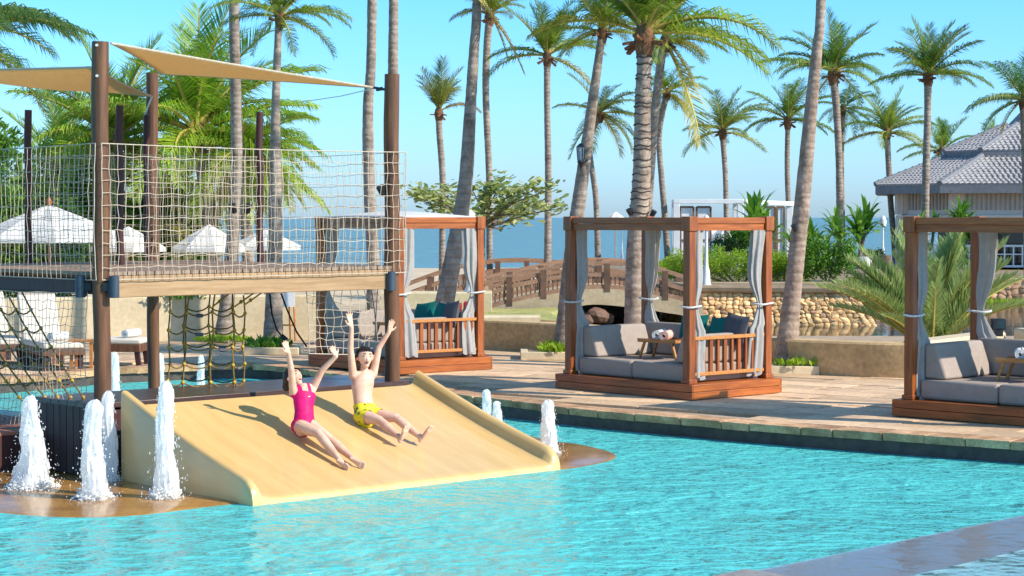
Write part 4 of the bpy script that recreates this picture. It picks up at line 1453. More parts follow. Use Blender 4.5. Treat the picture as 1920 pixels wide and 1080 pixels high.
# near palms on the deck
palm('palm standing in a leafy bed left of the girl, crown cut by the top edge', 34.4, [(512, 640, 34), (515, 500, 29), (516, 350, 24), (517, 200, 16), (522, 55, 13), (524, 35, 14)], 140, (1.15, 1.1, .9), 0.0, 18, -5, 80, 1, extra=((10, -10, .95, None), (170, -30, .7, None)))
palm('tall grey palm rising behind the shade sail, crown out of frame', 37.0, [(418, 640, 29), (432, 500, 25), (444, 330, 23), (442, 150, 21), (439, 0, 19), (437, -600, 16)], 220, (1, 1, 1), 0.0, 20, -10, 80, 2)
palm('straight palm between the shade sail tip and the tall front post, crown out of frame', 36.0, [(697, 640, 27), (700, 500, 24), (692, 350, 22), (690, 200, 20), (697, 60, 18), (702, -620, 15)], 220, (1, 1, 1), 0.0, 20, -10, 80, 3)
palm('palm directly behind the wooden post by the boy, crown out of frame', 39.0, [(735, 640, 22), (737, 300, 20), (737, 110, 19), (738, 0, 18), (740, -560, 15)], 220, (1, 1, 1), 0.0, 18, -10, 80, 4)
palm('thick leaning palm rising through the domed cabana, a dead frond hanging from it', 33.6, [(828, 600, 36), (850, 480, 33), (872, 350, 28), (882, 200, 22), (889, 90, 19), (896, -30, 18), (915, -650, 16)], 200, WARM, 0.0, 20, -20, 78, 5)
FROND_DEAD = frond_mesh(-50, 20, .9, 333, lw=.012, ll=.16, name='dead_frond')
for i, (x_, s_2, e_) in enumerate(((893, 1.55, 0), (895, 1.3, 8))):
    p_ = Q(x_, -8 - 10 * i, 33.5)
    fo_ = thing('dead_frond', ('longer dried brown frond hanging down from the thick leaning palm', 'shorter dried brown frond tangled with the longer one')[i], 'dead frond', p_)
    df_ = link('frond', FROND_DEAD, fo_)
    df_.scale = (s_2,) * 3; df_.rotation_euler = (0, rad(e_), rad(-8 + 10 * i)); df_.color = (*BROWN, 1)
palm('leaning palm carrying a lantern on its trunk', 32.6, [(1056, 640, 32), (1072, 480, 30), (1092, 330, 25), (1110, 200, 20), (1121, 120, 16), (1129, 62, 15)], 122, (1.35, 1.2, .8), 0.0, 18, 5, 86, 6, extra=((185, -15, .9, (2.0, 1.3, .6)), (150, 5, 1.0, None)))
palm('stoutest palm with heavily ringed trunk behind the middle cabana', 31.0, [(1190, 640, 40), (1192, 480, 38), (1203, 330, 35), (1205, 200, 31), (1208, 120, 29), (1208, 70, 29)], 270, (1.4, 1.25, .75), 0.0, 17, 46, 86, 7, tw=(1.15, 1.1, 1.05), extra=((4, 24, 1.05, None), (-12, 4, .95, None), (20, 14, .9, None), (2, 42, 1.05, None), (182, 20, .8, (2.2, 1.3, .7))))
palm('bare leaning palm trunk at the right end of the middle cabana, crown out of frame', 29.4, [(1473, 672, 38), (1487, 540, 33), (1504, 380, 30), (1520, 210, 25), (1532, 90, 20), (1540, -20, 18), (1562, -720, 15)], 220, (1, 1, 1), 0.08, 20, -10, 80, 8, tw=(1.08, 1, .95))
palm('curving palm close behind the stoutest one with drooping yellow fronds', 48.0, [(1212, 430, 20), (1218, 330, 19), (1228, 210, 17), (1240, 110, 16), (1247, 78, 16)], 125, (1.3, 1.15, .7), None, 18, -25, 80, 9, extra=((-4, -62, 1.75, YEL), (-12, 5, 1.0, None), (-2, -48, .9, YEL)))
# further palms
palm('ragged small palm left of the leaning trunk, fronds swept upright', 62, [(829, 470, 12), (830, 340, 12), (824, 250, 12), (823, 212, 13)], 105, (1.5, 1.05, 1.1), None, 13, 52, 86, 10, extra=((0, 30, .8, BROWN),))
palm('thin palm with yellow green crown at the top just right of the dead frond', 60, [(918, 480, 12), (917, 330, 12), (911, 180, 13), (913, 90, 14), (918, 32, 15)], 110, (1.7, 1.25, .7), None, 16, 15, 84, 11)
palm('straight slender palm with a long frond reaching left', 58, [(1027, 480, 14), (1028, 330, 13), (1026, 200, 12), (1026, 108, 13)], 130, (1.25, 1.15, .8), None, 16, 28, 86, 12, extra=((178, 6, .95, None), (60, 60, 1.1, None), (10, -20, .9, YEL)))
palm('grey leaning palm with drooping crown behind the lantern palm', 66, [(1121, 480, 12), (1117, 370, 11), (1105, 270, 11), (1125, 215, 11)], 95, (1.15, .95, 1.1), None, 18, -55, 70, 13)
palm('yellow green palm half hidden by the stoutest trunk', 64, [(1246, 400, 12), (1240, 330, 11), (1236, 250, 11), (1250, 175, 12)], 85, (1.5, 1.3, .7), None, 18, -40, 80, 14)
palm('windblown palm above the right beam of the middle cabana', 74, [(1362, 420, 10), (1360, 330, 10), (1356, 268, 11), (1355, 248, 12)], 98, (1.5, 1.15, .9), None, 16, 10, 86, 15, extra=((178, -8, .95, None), (2, -10, .95, None)))
palm('palm with spreading crown between the windblown palm and bare trunk', 76, [(1479, 410, 10), (1476, 320, 10), (1477, 240, 10), (1477, 228, 12)], 95, (1.15, 1.1, .9), None, 17, 0, 86, 16, extra=((175, 10, 1.0, None), (0, 0, 1.0, None)))
palm('tall lush palm just right of the bare leaning trunk', 66, [(1575, 420, 14), (1573, 300, 13), (1568, 200, 14), (1562, 138, 16)], 140, (1.05, 1.1, .95), None, 22, -12, 86, 17, extra=((175, 20, 1.0, None),))
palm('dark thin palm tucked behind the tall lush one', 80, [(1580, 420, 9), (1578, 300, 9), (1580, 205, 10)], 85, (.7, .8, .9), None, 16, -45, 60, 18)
palm('yellowish palm standing clear left of the pavilion roof', 78, [(1676, 450, 11), (1670, 380, 11), (1665, 290, 11), (1663, 250, 12)], 92, (1.6, 1.3, .8), None, 17, 5, 86, 19, extra=((180, -5, .95, None), (0, -10, .9, None)))
palm('tall palm crossing the pavilion roof', 58, [(1735, 420, 14), (1736, 330, 14), (1739, 220, 13), (1740, 145, 15)], 122, (1.1, 1.05, .85), None, 19, 12, 86, 20, extra=((0, 15, 1.0, None), (178, 5, .9, None)))
palm('bright young palm peeking out behind the pavilion eave', 95, [(1772, 420, 12), (1768, 330, 12), (1766, 285, 14)], 80, (1.1, 1.15, .8), None, 20, -30, 84, 21)
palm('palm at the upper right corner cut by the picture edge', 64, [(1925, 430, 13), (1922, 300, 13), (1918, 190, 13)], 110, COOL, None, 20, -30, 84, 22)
palm('small bright palm top showing over the pavilion ridge', 100, [(1865, 420, 10), (1863, 300, 10), (1862, 262, 12)], 55, (1.2, 1.2, .8), None, 14, 0, 84, 23)
# green palms on the left behind the tower
palm('big green palm behind the shade sail with tall upright fronds', 51, [(408, 560, 30), (395, 420, 28), (378, 300, 26), (368, 255, 28)], 260, (1.6, 1.55, .75), None, 36, -25, 84, 24, extra=((10, 8, .95, None), (0, -20, .8, YEL), (90, 80, 1.05, None), (80, 84, 1.0, None)))
palm('bushy green palm behind the tall front post', 53, [(228, 560, 28), (222, 400, 26), (214, 270, 26)], 225, (1.6, 1.55, .75), None, 36, -25, 84, 25, extra=((180, 0, .8, None), (170, -40, .8, None)))
palm('low green palm with arching fronds right of the big upright one', 50, [(470, 560, 24), (462, 420, 22), (452, 290, 22)], 165, (1.6, 1.5, .7), None, 30, -55, 50, 26, extra=((5, 5, .95, None), (-5, -30, .95, YEL)))
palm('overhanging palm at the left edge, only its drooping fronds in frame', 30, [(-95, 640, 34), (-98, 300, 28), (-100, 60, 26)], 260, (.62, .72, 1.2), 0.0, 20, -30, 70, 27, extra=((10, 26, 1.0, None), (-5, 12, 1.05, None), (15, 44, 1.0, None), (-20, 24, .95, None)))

palm('low spreading palm behind the large white parasol', 56, [(120, 560, 24), (118, 420, 22), (115, 345, 22)], 190, (1.5, 1.5, .8), None, 34, -40, 84, 28)
palm('low yellow green palm directly behind the rear tower posts', 54, [(318, 560, 24), (316, 450, 22), (312, 400, 22)], 170, (1.8, 1.5, .7), None, 32, -40, 80, 29)
# dense shrubs on the left
for i, (px, py, Y, s, lb) in enumerate(((30, 330, 50, 1.5, 'dark broad leaved shrub at the left edge behind the netting'), (130, 320, 52, 1.5, 'dark broad leaved shrub behind the large white parasol'), (300, 350, 54, 1.2, 'green shrub behind the netting right of the tall front post'), (-40, 220, 46, 1.0, 'broad leaved branch end at the left edge below the overhanging palm'))):
    c = Q(px, py, Y)
    bush('shrub', lb, 'shrub', (c.x, c.y, ZL - .05), [(0, 0, c.z - ZL - s * .7, s * 1.1, s * .8, s * .9), (-s * .5, .2, (c.z - ZL) * .45, s, s * .7, s * .9), (s * .6, 0, (c.z - ZL) * .55, s * .8, s * .6, s * .8)], .20, 2400, 'leaf_green', 60 + i)

# sea almond behind the domed cabana
def almond():
    rr = random.Random(77)
    b = Vector((Q(900, 430, 47).x, 47, ZL - .05))
    t = thing('almond_tree', 'low spreading tree with large olive and bleached leaves above the domed cabana', 'tree', b)
    s = MB(); lf = MB(); 
    c0 = Q(905, 425, 47) - b
    s.tube([(0, 0, 0), (.05, 0, c0.z * .5), c0], [.09, .075, .06], n=8)
    tips = [(765, 352), (785, 360), (800, 372), (830, 352), (850, 385), (880, 345), (905, 362), (930, 352), (945, 330), (960, 372), (985, 352), (1000, 378), (1020, 385), (1040, 352), (1055, 390), (1000, 402), (960, 398), (920, 390), (870, 400), (1010, 350), (940, 380), (975, 410), (775, 372), (815, 392)]
    for (px, py) in tips:
        tip = Q(px, py, 47 + rr.uniform(-1.2, 1.2)) - b
        mid = c0.lerp(tip, .5) + Vector((rr.uniform(-.2, .2), rr.uniform(-.3, .3), rr.uniform(-.15, .2)))
        s.tube([c0 + Vector((rr.uniform(-.2, .2), 0, 0)), mid, tip], [.035, .022, .008], n=5)
        for k in range(60):
            q = rr.random() ** .6
            p = mid.lerp(tip, q) + Vector((rr.gauss(0, .12), rr.gauss(0, .14), rr.gauss(.03, .09)))
            a = rr.uniform(0, 2 * PI)
            ax = Vector((math.cos(a), math.sin(a), rr.uniform(-.2, .8))).normalized()
            sd_ = ax.cross(Vector((rr.gauss(0, .4), rr.gauss(0, .4), 1))).normalized()
            L_ = rr.uniform(.13, .25); w = L_ * .55
            lf.add([p, p + ax * L_ * .4 - sd_ * w * .4, p + ax * L_ * .8 - sd_ * w * .5, p + ax * L_, p + ax * L_ * .8 + sd_ * w * .5, p + ax * L_ * .4 + sd_ * w * .4], [(0, 1, 2, 3, 4, 5)])
    obj('trunk', s, M['bark'], t)
    obj('crown', lf, M['leaf_olive'], t, smooth=False)
almond()

# ------------------------------------------------------------------ pond, terraces, rock walls
ZPD = -.29
pond = MB().add([(-1.5, 37.5, ZPD), (26, 30, ZPD), (30, 63, ZPD), (6, 63, ZPD), (-.5, 49, ZPD)], [(0, 1, 2, 3, 4)])
struct(obj('pond', pond, M['pond_water'], smooth=False))
def bank(u, v):
    x0, x1 = -3.0, 1.55
    X = x0 + (x1 - x0) * u + .12 * math.sin(v * 9)
    Y = 39.3 + 7.4 * v
    e = min(1, (1 - u) / .12)
    return (X, Y, (.26 - .10 * v) * math.sqrt(max(0.0, 1 - (1 - e) ** 2)) - .5 * (1 - e) + .03 * noise.noise(Vector((X * 2, Y * 2, 0))))
struct(obj('lawn', MB().grid(bank, 40, 40), M['lawn']))
STN = []
for k in range(7):
    rr = random.Random(300 + k)
    m = MB()
    vs, fs = ICO[1]
    out = []
    for v in vs:
        d = Vector(v)
        q = 1 + .30 * noise.noise(d * 1.3 + Vector((k * 7, 0, 0)))
        p = Vector((d.x * q, d.y * q * .8, d.z * q * .8))
        for ax in (Vector((.8, .5, .3)), Vector((-.6, .2, .8)), Vector((.1, -.95, .2)), Vector((.3, -.5, -.8)), Vector((-.8, -.5, -.3))):
            ax = (ax + Vector((rr.uniform(-.3, .3), rr.uniform(-.3, .3), rr.uniform(-.3, .3)))).normalized()
            e = p.dot(ax) - .62
            if e > 0:
                p -= ax * e
        out.append(p)
    m.add(out, fs)
    STN.append((m.mesh('stone', M['rock'], False), m.mesh('stone', M['rock_red'], False)))
def rock_wall(label, a, b, z0, z1, batter, red, cellw, limit, cap=True, nshade=None):
    a, b = Vector((*a, 0)), Vector((*b, 0))
    d = (b - a); L_ = d.length; d.normalize()
    nn = Vector((d.y, -d.x, 0))
    t = thing('stone_wall', label, 'stone wall', a + Vector((0, 0, z0)))
    o0 = a + Vector((0, 0, z0))
    hh = z1 - z0
    m = MB()
    e0 = .55 if not red else 0
    vs = [Vector((0, 0, -.3)) + nn * (batter + .05), d * (L_ + e0) + nn * (batter + .05) + Vector((0, 0, -.3)), d * L_ + Vector((0, 0, hh)), Vector((0, 0, hh)), Vector((0, 0, -.3)) - nn * .8, d * (L_ + e0) - nn * .8 + Vector((0, 0, -.3)), d * L_ - nn * .8 + Vector((0, 0, hh)), -nn * .8 + Vector((0, 0, hh))]
    m.add(vs, [(0, 1, 2, 3), (1, 5, 6, 2), (4, 0, 3, 7), (3, 2, 6, 7), (5, 4, 7, 6)])
    obj('wall_core', m, M['rock_bed'], t, smooth=False)
    rr = random.Random(int(L_ * 100))
    rows = max(3, int(round(hh / (cellw * .74))))
    cols_ = max(2, int(round(L_ / cellw)))
    P = {}
    for r_ in range(rows + 1):
        ex = e0 * (1 - r_ / rows)
        for c_ in range(cols_ + 1):
            jx = rr.uniform(-.30, .30) * cellw if 0 < c_ < cols_ else 0
            jz = rr.uniform(-.30, .30) * hh / rows if 0 < r_ < rows else 0
            P[r_, c_] = (c_ / cols_ * (L_ + ex) + jx + (.25 * cellw if r_ % 2 and 0 < c_ < cols_ else 0), hh * r_ / rows + jz)
    over = MB()
    cells = [(r_, c_) for r_ in range(rows) for c_ in range(cols_)]
    rr.shuffle(cells)
    for cnt, (r_, c_) in enumerate(cells):
        q = [P[r_, c_], P[r_, c_ + 1], P[r_ + 1, c_ + 1], P[r_ + 1, c_]]
        # knock the corners off so the stones are irregular polygons
        poly = []
        for k in range(4):
            p0, p1 = q[k], q[(k + 1) % 4]
            t0, t1 = rr.uniform(.08, .32), rr.uniform(.68, .92)
            for t_ in (t0, t1):
                poly.append((p0[0] + (p1[0] - p0[0]) * t_, p0[1] + (p1[1] - p0[1]) * t_))
        cx = sum(p[0] for p in poly) / 8; cz = sum(p[1] for p in poly) / 8
        bul = rr.uniform(.018, .06)
        tx, tz = rr.uniform(-.3, .3), rr.uniform(-.3, .3)
        def pt(p, k, out):
            x = cx + (p[0] - cx) * k; z = cz + (p[1] - cz) * k
            return d * (x - cx) + nn * (batter * (cz - z) / hh) + (nn * hh + Vector((0, 0, batter))).normalized() * (out + tx * (x - cx) + tz * (z - cz)) + Vector((0, 0, z - cz))
        vs = [pt(p, .98, -.02) for p in poly] + [pt(p, .90, bul * .65) for p in poly] + [pt(p, .55, bul + rr.uniform(-.012, .012)) for p in poly] + [pt((cx, cz), 1, bul * 1.05)]
        fs = []
        for k in range(8):
            k2 = (k + 1) % 8
            fs += [(k, k2, 8 + k2, 8 + k), (8 + k, 8 + k2, 16 + k2, 16 + k), (16 + k, 16 + k2, 24)]
        base_p = d * cx + nn * (batter * (1 - cz / hh)) + Vector((0, 0, cz))
        mt_ = M['rock_red'] if (red or rr.random() < .12) else M['rock']
        if cnt < limit:
            obj('stone', MB().add(vs, fs), mt_, t, loc=base_p, ang=42)
        else:
            over.add([v + base_p for v in vs], fs)
    if over.v:
        struct(obj('stones', over, M['rock_red' if red else 'rock'], t), 'stuff')
    if cap:
        cp = MB()
        pr_ = [(-.45, hh), (.10, hh), (.16, hh + .04), (.17, hh + .12), (.12, hh + .17), (-.45, hh + .18)]
        for k in range(len(pr_) - 1):
            p, q = pr_[k], pr_[k + 1]
            cp.add([nn * p[0] + Vector((0, 0, p[1])) - d * .12, d * (L_ + .06) + nn * p[0] + Vector((0, 0, p[1])), d * (L_ + .06) + nn * q[0] + Vector((0, 0, q[1])), nn * q[0] + Vector((0, 0, q[1])) - d * .12], [(0, 1, 2, 3)])
        for e, xx in ((0, -.12), (1, L_ + .06)):
            poly = [d * xx + nn * p[0] + Vector((0, 0, p[1])) for p in pr_]
            cp.add(poly, [tuple(range(len(poly))) if e == 0 else tuple(reversed(range(len(poly))))])
        obj('cap', cp, M['cap'], t, ang=50)
    return t
RW0 = (Q(1316, 560, 48.6).x, 48.6); RW1 = (Q(1604, 560, 48.0).x, 48.0)
rock_wall('honey coloured rubble wall with rounded cap at the pond behind the middle cabana', RW0, RW1, ZPD - .05, .46, .46, False, .14, 290)
rock_wall('rubble wall end turning towards the arched bridge', (RW0[0] - .55, 51.5), RW0, ZPD - .05, .455, .3, False, .17, 60)
rock_wall('reddish rubble wall below the pavilion at the right edge', (Q(1640, 500, 62).x, 62), (Q(2060, 500, 61).x, 61), ZPD - .3, .40, .25, True, .22, 290, cap=False)
# terraces behind the rubble walls
tr_ = MB().prism([(RW0[0] - .2, 49.0), (RW1[0] - .2, 48.4), (RW1[0] + .6, 50.5), (10.5, 62.6), (26, 61.6), (30, 88), (2.6, 88), (RW0[0] - .5, 51.8)], -.6, .42)
struct(obj('planted_terrace', tr_, M['soil'], smooth=False))
low_wall('terrace_kerb', 'second brown kerb behind the rounded wall cap below the hedge', [(RW0[0] - .1, 50.2), (Q(1560, 520, 50.2).x, 50.2)], .3, .36, .3, M['cap'])
gs = MB()
rr = random.Random(5)
for k in range(2600):
    p = Vector((Q(1640, 560, 60.2).x + rr.uniform(0, 8), 60.2 + rr.uniform(-.35, .35), ZPD - .02))
    a = rr.uniform(0, 6)
    gs.add([p, p + Vector((.03 * math.cos(a), .03 * math.sin(a), 0)), p + Vector((rr.gauss(0, .05), rr.gauss(0, .05), rr.uniform(.08, .2)))], [(0, 1, 2)])
struct(obj('grass_strip', gs, M['leaf_lime'], smooth=False), 'stuff')

# dark rocks under the bridge
for i, (px, py, Y, s) in enumerate(((1120, 592, 47, .28), (1100, 600, 46, .2), (1137, 598, 47.5, .22), (1085, 596, 46, .16))):
    o = link('boulder', MB().blob((0, 0, 0), (1, .8, .7), lv=1, jit=.14).mesh('boulder', M['bridge_dark'], False), None, Q(px, py, Y))
    o.scale = (s,) * 3
    o.rotation_euler = (.3 * i, .2, i * 1.3)
    tag(o, ('largest dark boulder under the left end of the arched bridge', 'dark boulder in front of the largest one by the bridge', 'dark boulder deepest under the bridge arch', 'small dark boulder at the grass edge left of the bridge arch')[i], 'boulder', 'boulders under the bridge')

# ------------------------------------------------------------------ arched bridges
def bridge(label, Y0, top, mid, bot, postx, depth, arch, skew=0.0):
    base_ = Vector((Q(top[0][0], 600, Y0).x, Y0, ZL))
    t = thing('arched_bridge', label, 'bridge', base_)
    def crv(pp, dy, z_=0):
        W = [Q(px, py, Y0 + skew * (px - top[0][0]) / 100) + Vector((0, dy, z_)) for px, py in pp]
        return [p - base_ for p in catmull(W, 8)]
    for side, dy in ((0, 0), (1, depth)):
        ra = []
        for nm, pp, w, h_ in (('top_rail', top, .13, .10), ('mid_rail', mid, .08, .10), ('bottom_rail', bot, .09, .10)):
            c = crv(pp, dy)
            m = MB()
            for i in range(len(c) - 1):
                m.bar(c[i], c[i + 1] + (c[i + 1] - c[i]) * .03, w, h_)
            obj(nm, m, M['bridge'], t, smooth=False)
            ra.append(c)
        def at(c, x):
            for i in range(len(c) - 1):
                if c[i].x <= x <= c[i + 1].x:
                    return c[i].lerp(c[i + 1], (x - c[i].x) / (c[i + 1].x - c[i].x))
            return c[-1] if x > c[-1].x else c[0]
        for px in postx:
            x = Q(px, 500, Y0).x - base_.x
            a, b2 = at(ra[0], x), at(ra[2], x)
            obj('post', MB().box(((a + b2) / 2 + Vector((0, 0, -.06))), (.14, .14, (a.z - b2.z) + .12)), M['bridge_dark'], t, smooth=False)
        x = ra[1][0].x + .1
        k = 0
        me = None
        while x < ra[1][-1].x - .04:
            a, b2 = at(ra[1], x), at(ra[2], x)
            if me is None:
                me = MB().box((0, 0, 0), (.035, .035, 1)).mesh('baluster', M['bridge_dark'], False)
            o = link('baluster', me, t, (a + b2) / 2)
            o.scale = (1, 1, max(.05, a.z - b2.z))
            x += .105
    # concrete arch slab
    if arch:
        c = crv(bot, -.06, -.05)
        low = crv(arch, -.06)
        m = MB()
        c2_ = [p + Vector((0, depth + .12, 0)) for p in c]
        low = low[:len(c)] if len(low) >= len(c) else low + [low[-1]] * (len(c) - len(low))
        l2 = [p + Vector((0, depth + .12, 0)) for p in low]
        k = len(c)
        m.add(c + low + c2_ + l2, [f for i in range(k - 1) for f in ((k + i, k + i + 1, i + 1, i), (i, i + 1, 2 * k + i + 1, 2 * k + i), (2 * k + i, 2 * k + i + 1, 3 * k + i + 1, 3 * k + i), (3 * k + i, 3 * k + i + 1, k + i + 1, k + i))])
        obj('concrete_arch', m, M['cap_lt'], t, ang=30)
        # nearer bridge: an added dark box closes the view under the arch
    return t
bridge('nearer arched bridge with brown wooden railing over a concrete arch', 47.0,
       [(905, 531), (960, 518), (1017, 506), (1060, 498), (1100, 494), (1173, 495.5), (1242, 507), (1290, 522), (1318, 533)],
       [(912, 552), (960, 537), (1017, 525), (1060, 518), (1098, 515), (1169, 517), (1244, 531), (1290, 545), (1318, 555)],
       [(918, 574), (960, 563), (1017, 551), (1060, 543), (1098, 538), (1162, 539), (1247, 553), (1290, 564), (1318, 572)],
       (955, 1019, 1138, 1247, 1300), 4.2,
       [(918, 640), (960, 640), (1017, 632), (1060, 590), (1098, 572), (1162, 574), (1247, 586), (1290, 597), (1318, 640)])
bk_ = MB().box((Q(1190, 590, 51.6).x, 51.9, -.1), (4.6, .6, 1.0))  # added dark box; its colour stands in for shade under the arch
struct(obj('arch_shade_backing', bk_, M['pool_wall'], smooth=False))
bridge('farther arched bridge whose railing rises above the nearer one', 58.0,
       [(745, 541), (800, 520), (850, 504), (905, 493), (960, 489), (1020, 491), (1080, 498), (1130, 513), (1160, 526)],
       [(745, 560), (800, 539), (850, 524), (905, 513), (960, 509), (1020, 511), (1080, 518), (1130, 532), (1160, 545)],
       [(745, 580), (800, 559), (850, 545), (905, 534), (960, 530), (1020, 532), (1080, 539), (1130, 553), (1160, 566)],
       (805, 875, 933, 988, 1045, 1100), 1.8,
       [(745, 640), (800, 640), (850, 610), (905, 580), (960, 565), (1020, 568), (1080, 590), (1130, 620), (1160, 640)])

# ------------------------------------------------------------------ planting on the right
rr = random.Random(9)
def pxbush(name, label, px, pyt, pyb, halfw, Y, size, dens, mt, seed, lobes=4):
    rr = random.Random(seed)
    c = Q(px, pyb, Y); tp = Q(px, pyt, Y)
    h = tp.z - c.z
    w = halfw * Y / F
    L_ = []
    for k in range(lobes):
        x = -w + 2 * w * (k + .5) / lobes
        L_.append((x, rr.uniform(-.3, .3), h * rr.uniform(.42, .58), w / lobes * 1.5, .6, h * rr.uniform(.42, .55)))
    return bush(name, label, 'bush', (c.x, c.y, c.z), L_, size, dens, mt, seed)
pxbush('hedge_bush', 'bright lime hedge bush seen through the middle cabana', 1385, 462, 532, 130, 52, .07, 10560, 'leaf_lime', 70, 7)
pxbush('hedge_bush', 'low lime hedge left of the middle cabana corner post', 1258, 485, 520, 40, 55, .085, 7920, 'leaf_lime', 71, 3)
pxbush('hedge_bush', 'bright lime hedge bush right of the tied curtain before the bare trunk', 1470, 470, 532, 50, 52.5, .07, 9240, 'leaf_lime', 72, 3)
pxbush('round_bush', 'rounded glossy green bush right of the bare palm trunk', 1552, 438, 530, 48, 51, .12, 4200, 'leaf_green', 73, 4)
pxbush('hedge_bush', 'trailing green bush at the right end of the rounded wall cap', 1620, 500, 590, 26, 49, .10, 2600, 'leaf_green', 74, 2)
pxbush('hedge_bush', 'dark clipped bush beside the white planter', 1640, 465, 488, 18, 66, .10, 3000, 'leaf_dark', 75, 2)
pxbush('hedge_bush', 'dark bush under the white pergola frame', 1365, 440, 490, 30, 57, .12, 2600, 'leaf_dark', 76, 2)

def strap_plant(label, px, pyb, Y, hpx, n_, seed, spread=.55, heads=1, name='dracaena_plant'):
    rr = random.Random(seed)
    b = Q(px, pyb, Y)
    hh = hpx * Y / F
    t = thing(name, label, 'plant', b)
    s = MB(); lf = MB()
    for hd in range(heads):
        c = Vector((rr.uniform(-.25, .25) * hh * (heads > 1), rr.uniform(-.2, .2) * hh, hh * rr.uniform(.3, .62)))
        s.tube([(0, 0, 0), c * .5 + Vector((.02, 0, 0)), c], [.05, .04, .035], n=6)
        for k in range(n_):
            a = rr.uniform(0, 2 * PI); e = rad(rr.uniform(5, 85))
            d = Vector((math.cos(a) * math.cos(e), math.sin(a) * math.cos(e), math.sin(e)))
            L_ = hh * rr.uniform(.3, .5)
            w = L_ * .075
            sd_ = d.cross(Vector((0, 0, 1))).normalized() * w
            p = c - Vector((0, 0, hh * .25 * rr.random()))
            p1 = p + d * L_ * .45
            d2 = (d + Vector((0, 0, -.35))).normalized(); p2 = p1 + d2 * L_ * .35
            d3 = (d2 + Vector((0, 0, -.5))).normalized(); p3 = p2 + d3 * L_ * .25
            lf.add([p - sd_ * .5, p + sd_ * .5, p1 + sd_, p1 - sd_, p2 + sd_ * .8, p2 - sd_ * .8, p3], [(0, 1, 2, 3), (3, 2, 4, 5), (5, 4, 6)])
    obj('stem', s, M['bark'], t)
    obj('leaves', lf, M['leaf_strap'], t, smooth=False)
for i, (px, pyb, Y, hp_, n_, hd, lb) in enumerate((
        (1445, 490, 56, 150, 34, 4, 'large strap leaved plant behind the right post of the middle cabana'),
        (1405, 490, 58, 125, 34, 3, 'strap leaved plant below the right pergola panel'),
        (1500, 500, 54, 120, 30, 3, 'strap leaved plant hidden by the bare leaning trunk'),
        (1545, 470, 60, 55, 26, 2, 'small strap leaved plant between the trunk and the tall rosette'),
        (1612, 485, 58, 125, 44, 3, 'tall strap leaved rosette standing in the white round planter'),
        (1572, 470, 62, 105, 30, 2, 'strap leaved plant behind the rounded glossy bush'),
        (1745, 470, 56, 85, 30, 2, 'strap leaved plant left of centre under the pavilion eave'),
        (1800, 460, 56, 105, 36, 3, 'bright strap leaved plant above the beam of the right hand cabana'),
        (1840, 470, 56, 90, 36, 3, 'strap leaved plant right of the bright one before the pavilion'),
        (1780, 520, 54, 90, 36, 3, 'dark strap leaved plant seen through the right hand cabana'))):
    strap_plant(lb, px, pyb, Y, hp_, n_, 200 + i, heads=hd)

# date palm
def date_palm():
    b = Vector((Q(1745, 660, 33).x, 33, ZL))
    t = thing('date_palm', 'low feathery date palm spreading silvery fronds beside the right hand cabana', 'palm tree', b)
    obj('trunk', MB().tube([(0, 0, -.05), (0, 0, .25), (.02, 0, .5)], [.2, .2, .14], n=10), M['fibre'], t)
    rr = random.Random(31)
    ms = [frond_mesh(e, bd, hg, 900 + k, nl=120, lw=.012, ll=.20, mt='leaf_date', v=.45) for k, (e, bd, hg) in enumerate(((80, 22, .02), (66, 32, .04), (50, 36, .06), (34, 36, .1)))]
    for (a, k, s) in [(0, 0, 1.7), (180, 0, 1.6), (10, 1, 1.75), (175, 1, 1.8), (20, 2, 1.6), (165, 2, 1.6), (-10, 1, 1.6), (190, 1, 1.6), (0, 2, 1.6), (182, 2, 1.7), (60, 1, 1.6), (120, 1, 1.6), (240, 0, 1.5), (300, 0, 1.5), (-25, 2, 1.35), (200, 2, 1.5), (15, 1, 1.5), (170, 1, 1.5), (6, 0, 1.7), (-12, 1, 1.7), (188, 0, 1.7), (270, 1, 1.3), (90, 0, 1.7), (2, 1, 1.7), (12, 0, 1.75), (-6, 0, 1.6), (176, 0, 1.7), (184, 1, 1.7), (30, 0, 1.7), (150, 0, 1.6), (8, 2, 1.65), (172, 2, 1.7), (330, 2, 1.4), (215, 2, 1.4), (5, 0, 1.65), (160, 0, 1.7)]:
        o = link('frond', ms[k], t, (0.02, 0, .45))
        o.rotation_euler = (0, rad(rr.uniform(-8, 8)), rad(a + rr.uniform(-8, 8)))
        o.scale = (s * rr.uniform(.95, 1.12) * 1.22,) * 3
        o.color = (1, 1, 1, 1)
date_palm()

# ground plants at the palm feet
def clump(label, px, py, w, h, Y, mt, seed, z=None):
    rr = random.Random(seed)
    b = Q(px, py, Y)
    if z is not None:
        b.z = z
    t = thing('bedding_plant', label, 'plant', b)
    m = MB()
    for k in range(420):
        x = rr.uniform(-1, 1); y = rr.uniform(-1, 1)
        if x * x + y * y > 1:
            continue
        p = Vector((x * w, y * .5, h * .25 * rr.random()))
        d = Vector((rr.gauss(0, .5), rr.gauss(0, .5), 1)).normalized()
        L_ = h * rr.uniform(.5, 1.1) * (1 - .4 * (x * x))
        sd_ = d.cross(Vector((rr.gauss(0, 1), rr.gauss(0, 1), .1))).normalized() * .025
        m.add([p, p + d * L_ * .5 + sd_, p + d * L_ + Vector((0, 0, -.02)), p + d * L_ * .5 - sd_], [(0, 1, 2, 3)])
    obj('leaves', m, M[mt], t, smooth=False)
clump('low green bedding plants at the foot of the palm left of the girl', 500, 664, .42, .24, 33.8, 'leaf_green', 80, .05)
clump('low bright bedding plants seen through the hanging climbing ropes', 420, 641, .55, .16, 36.3, 'leaf_lime', 81, .02)
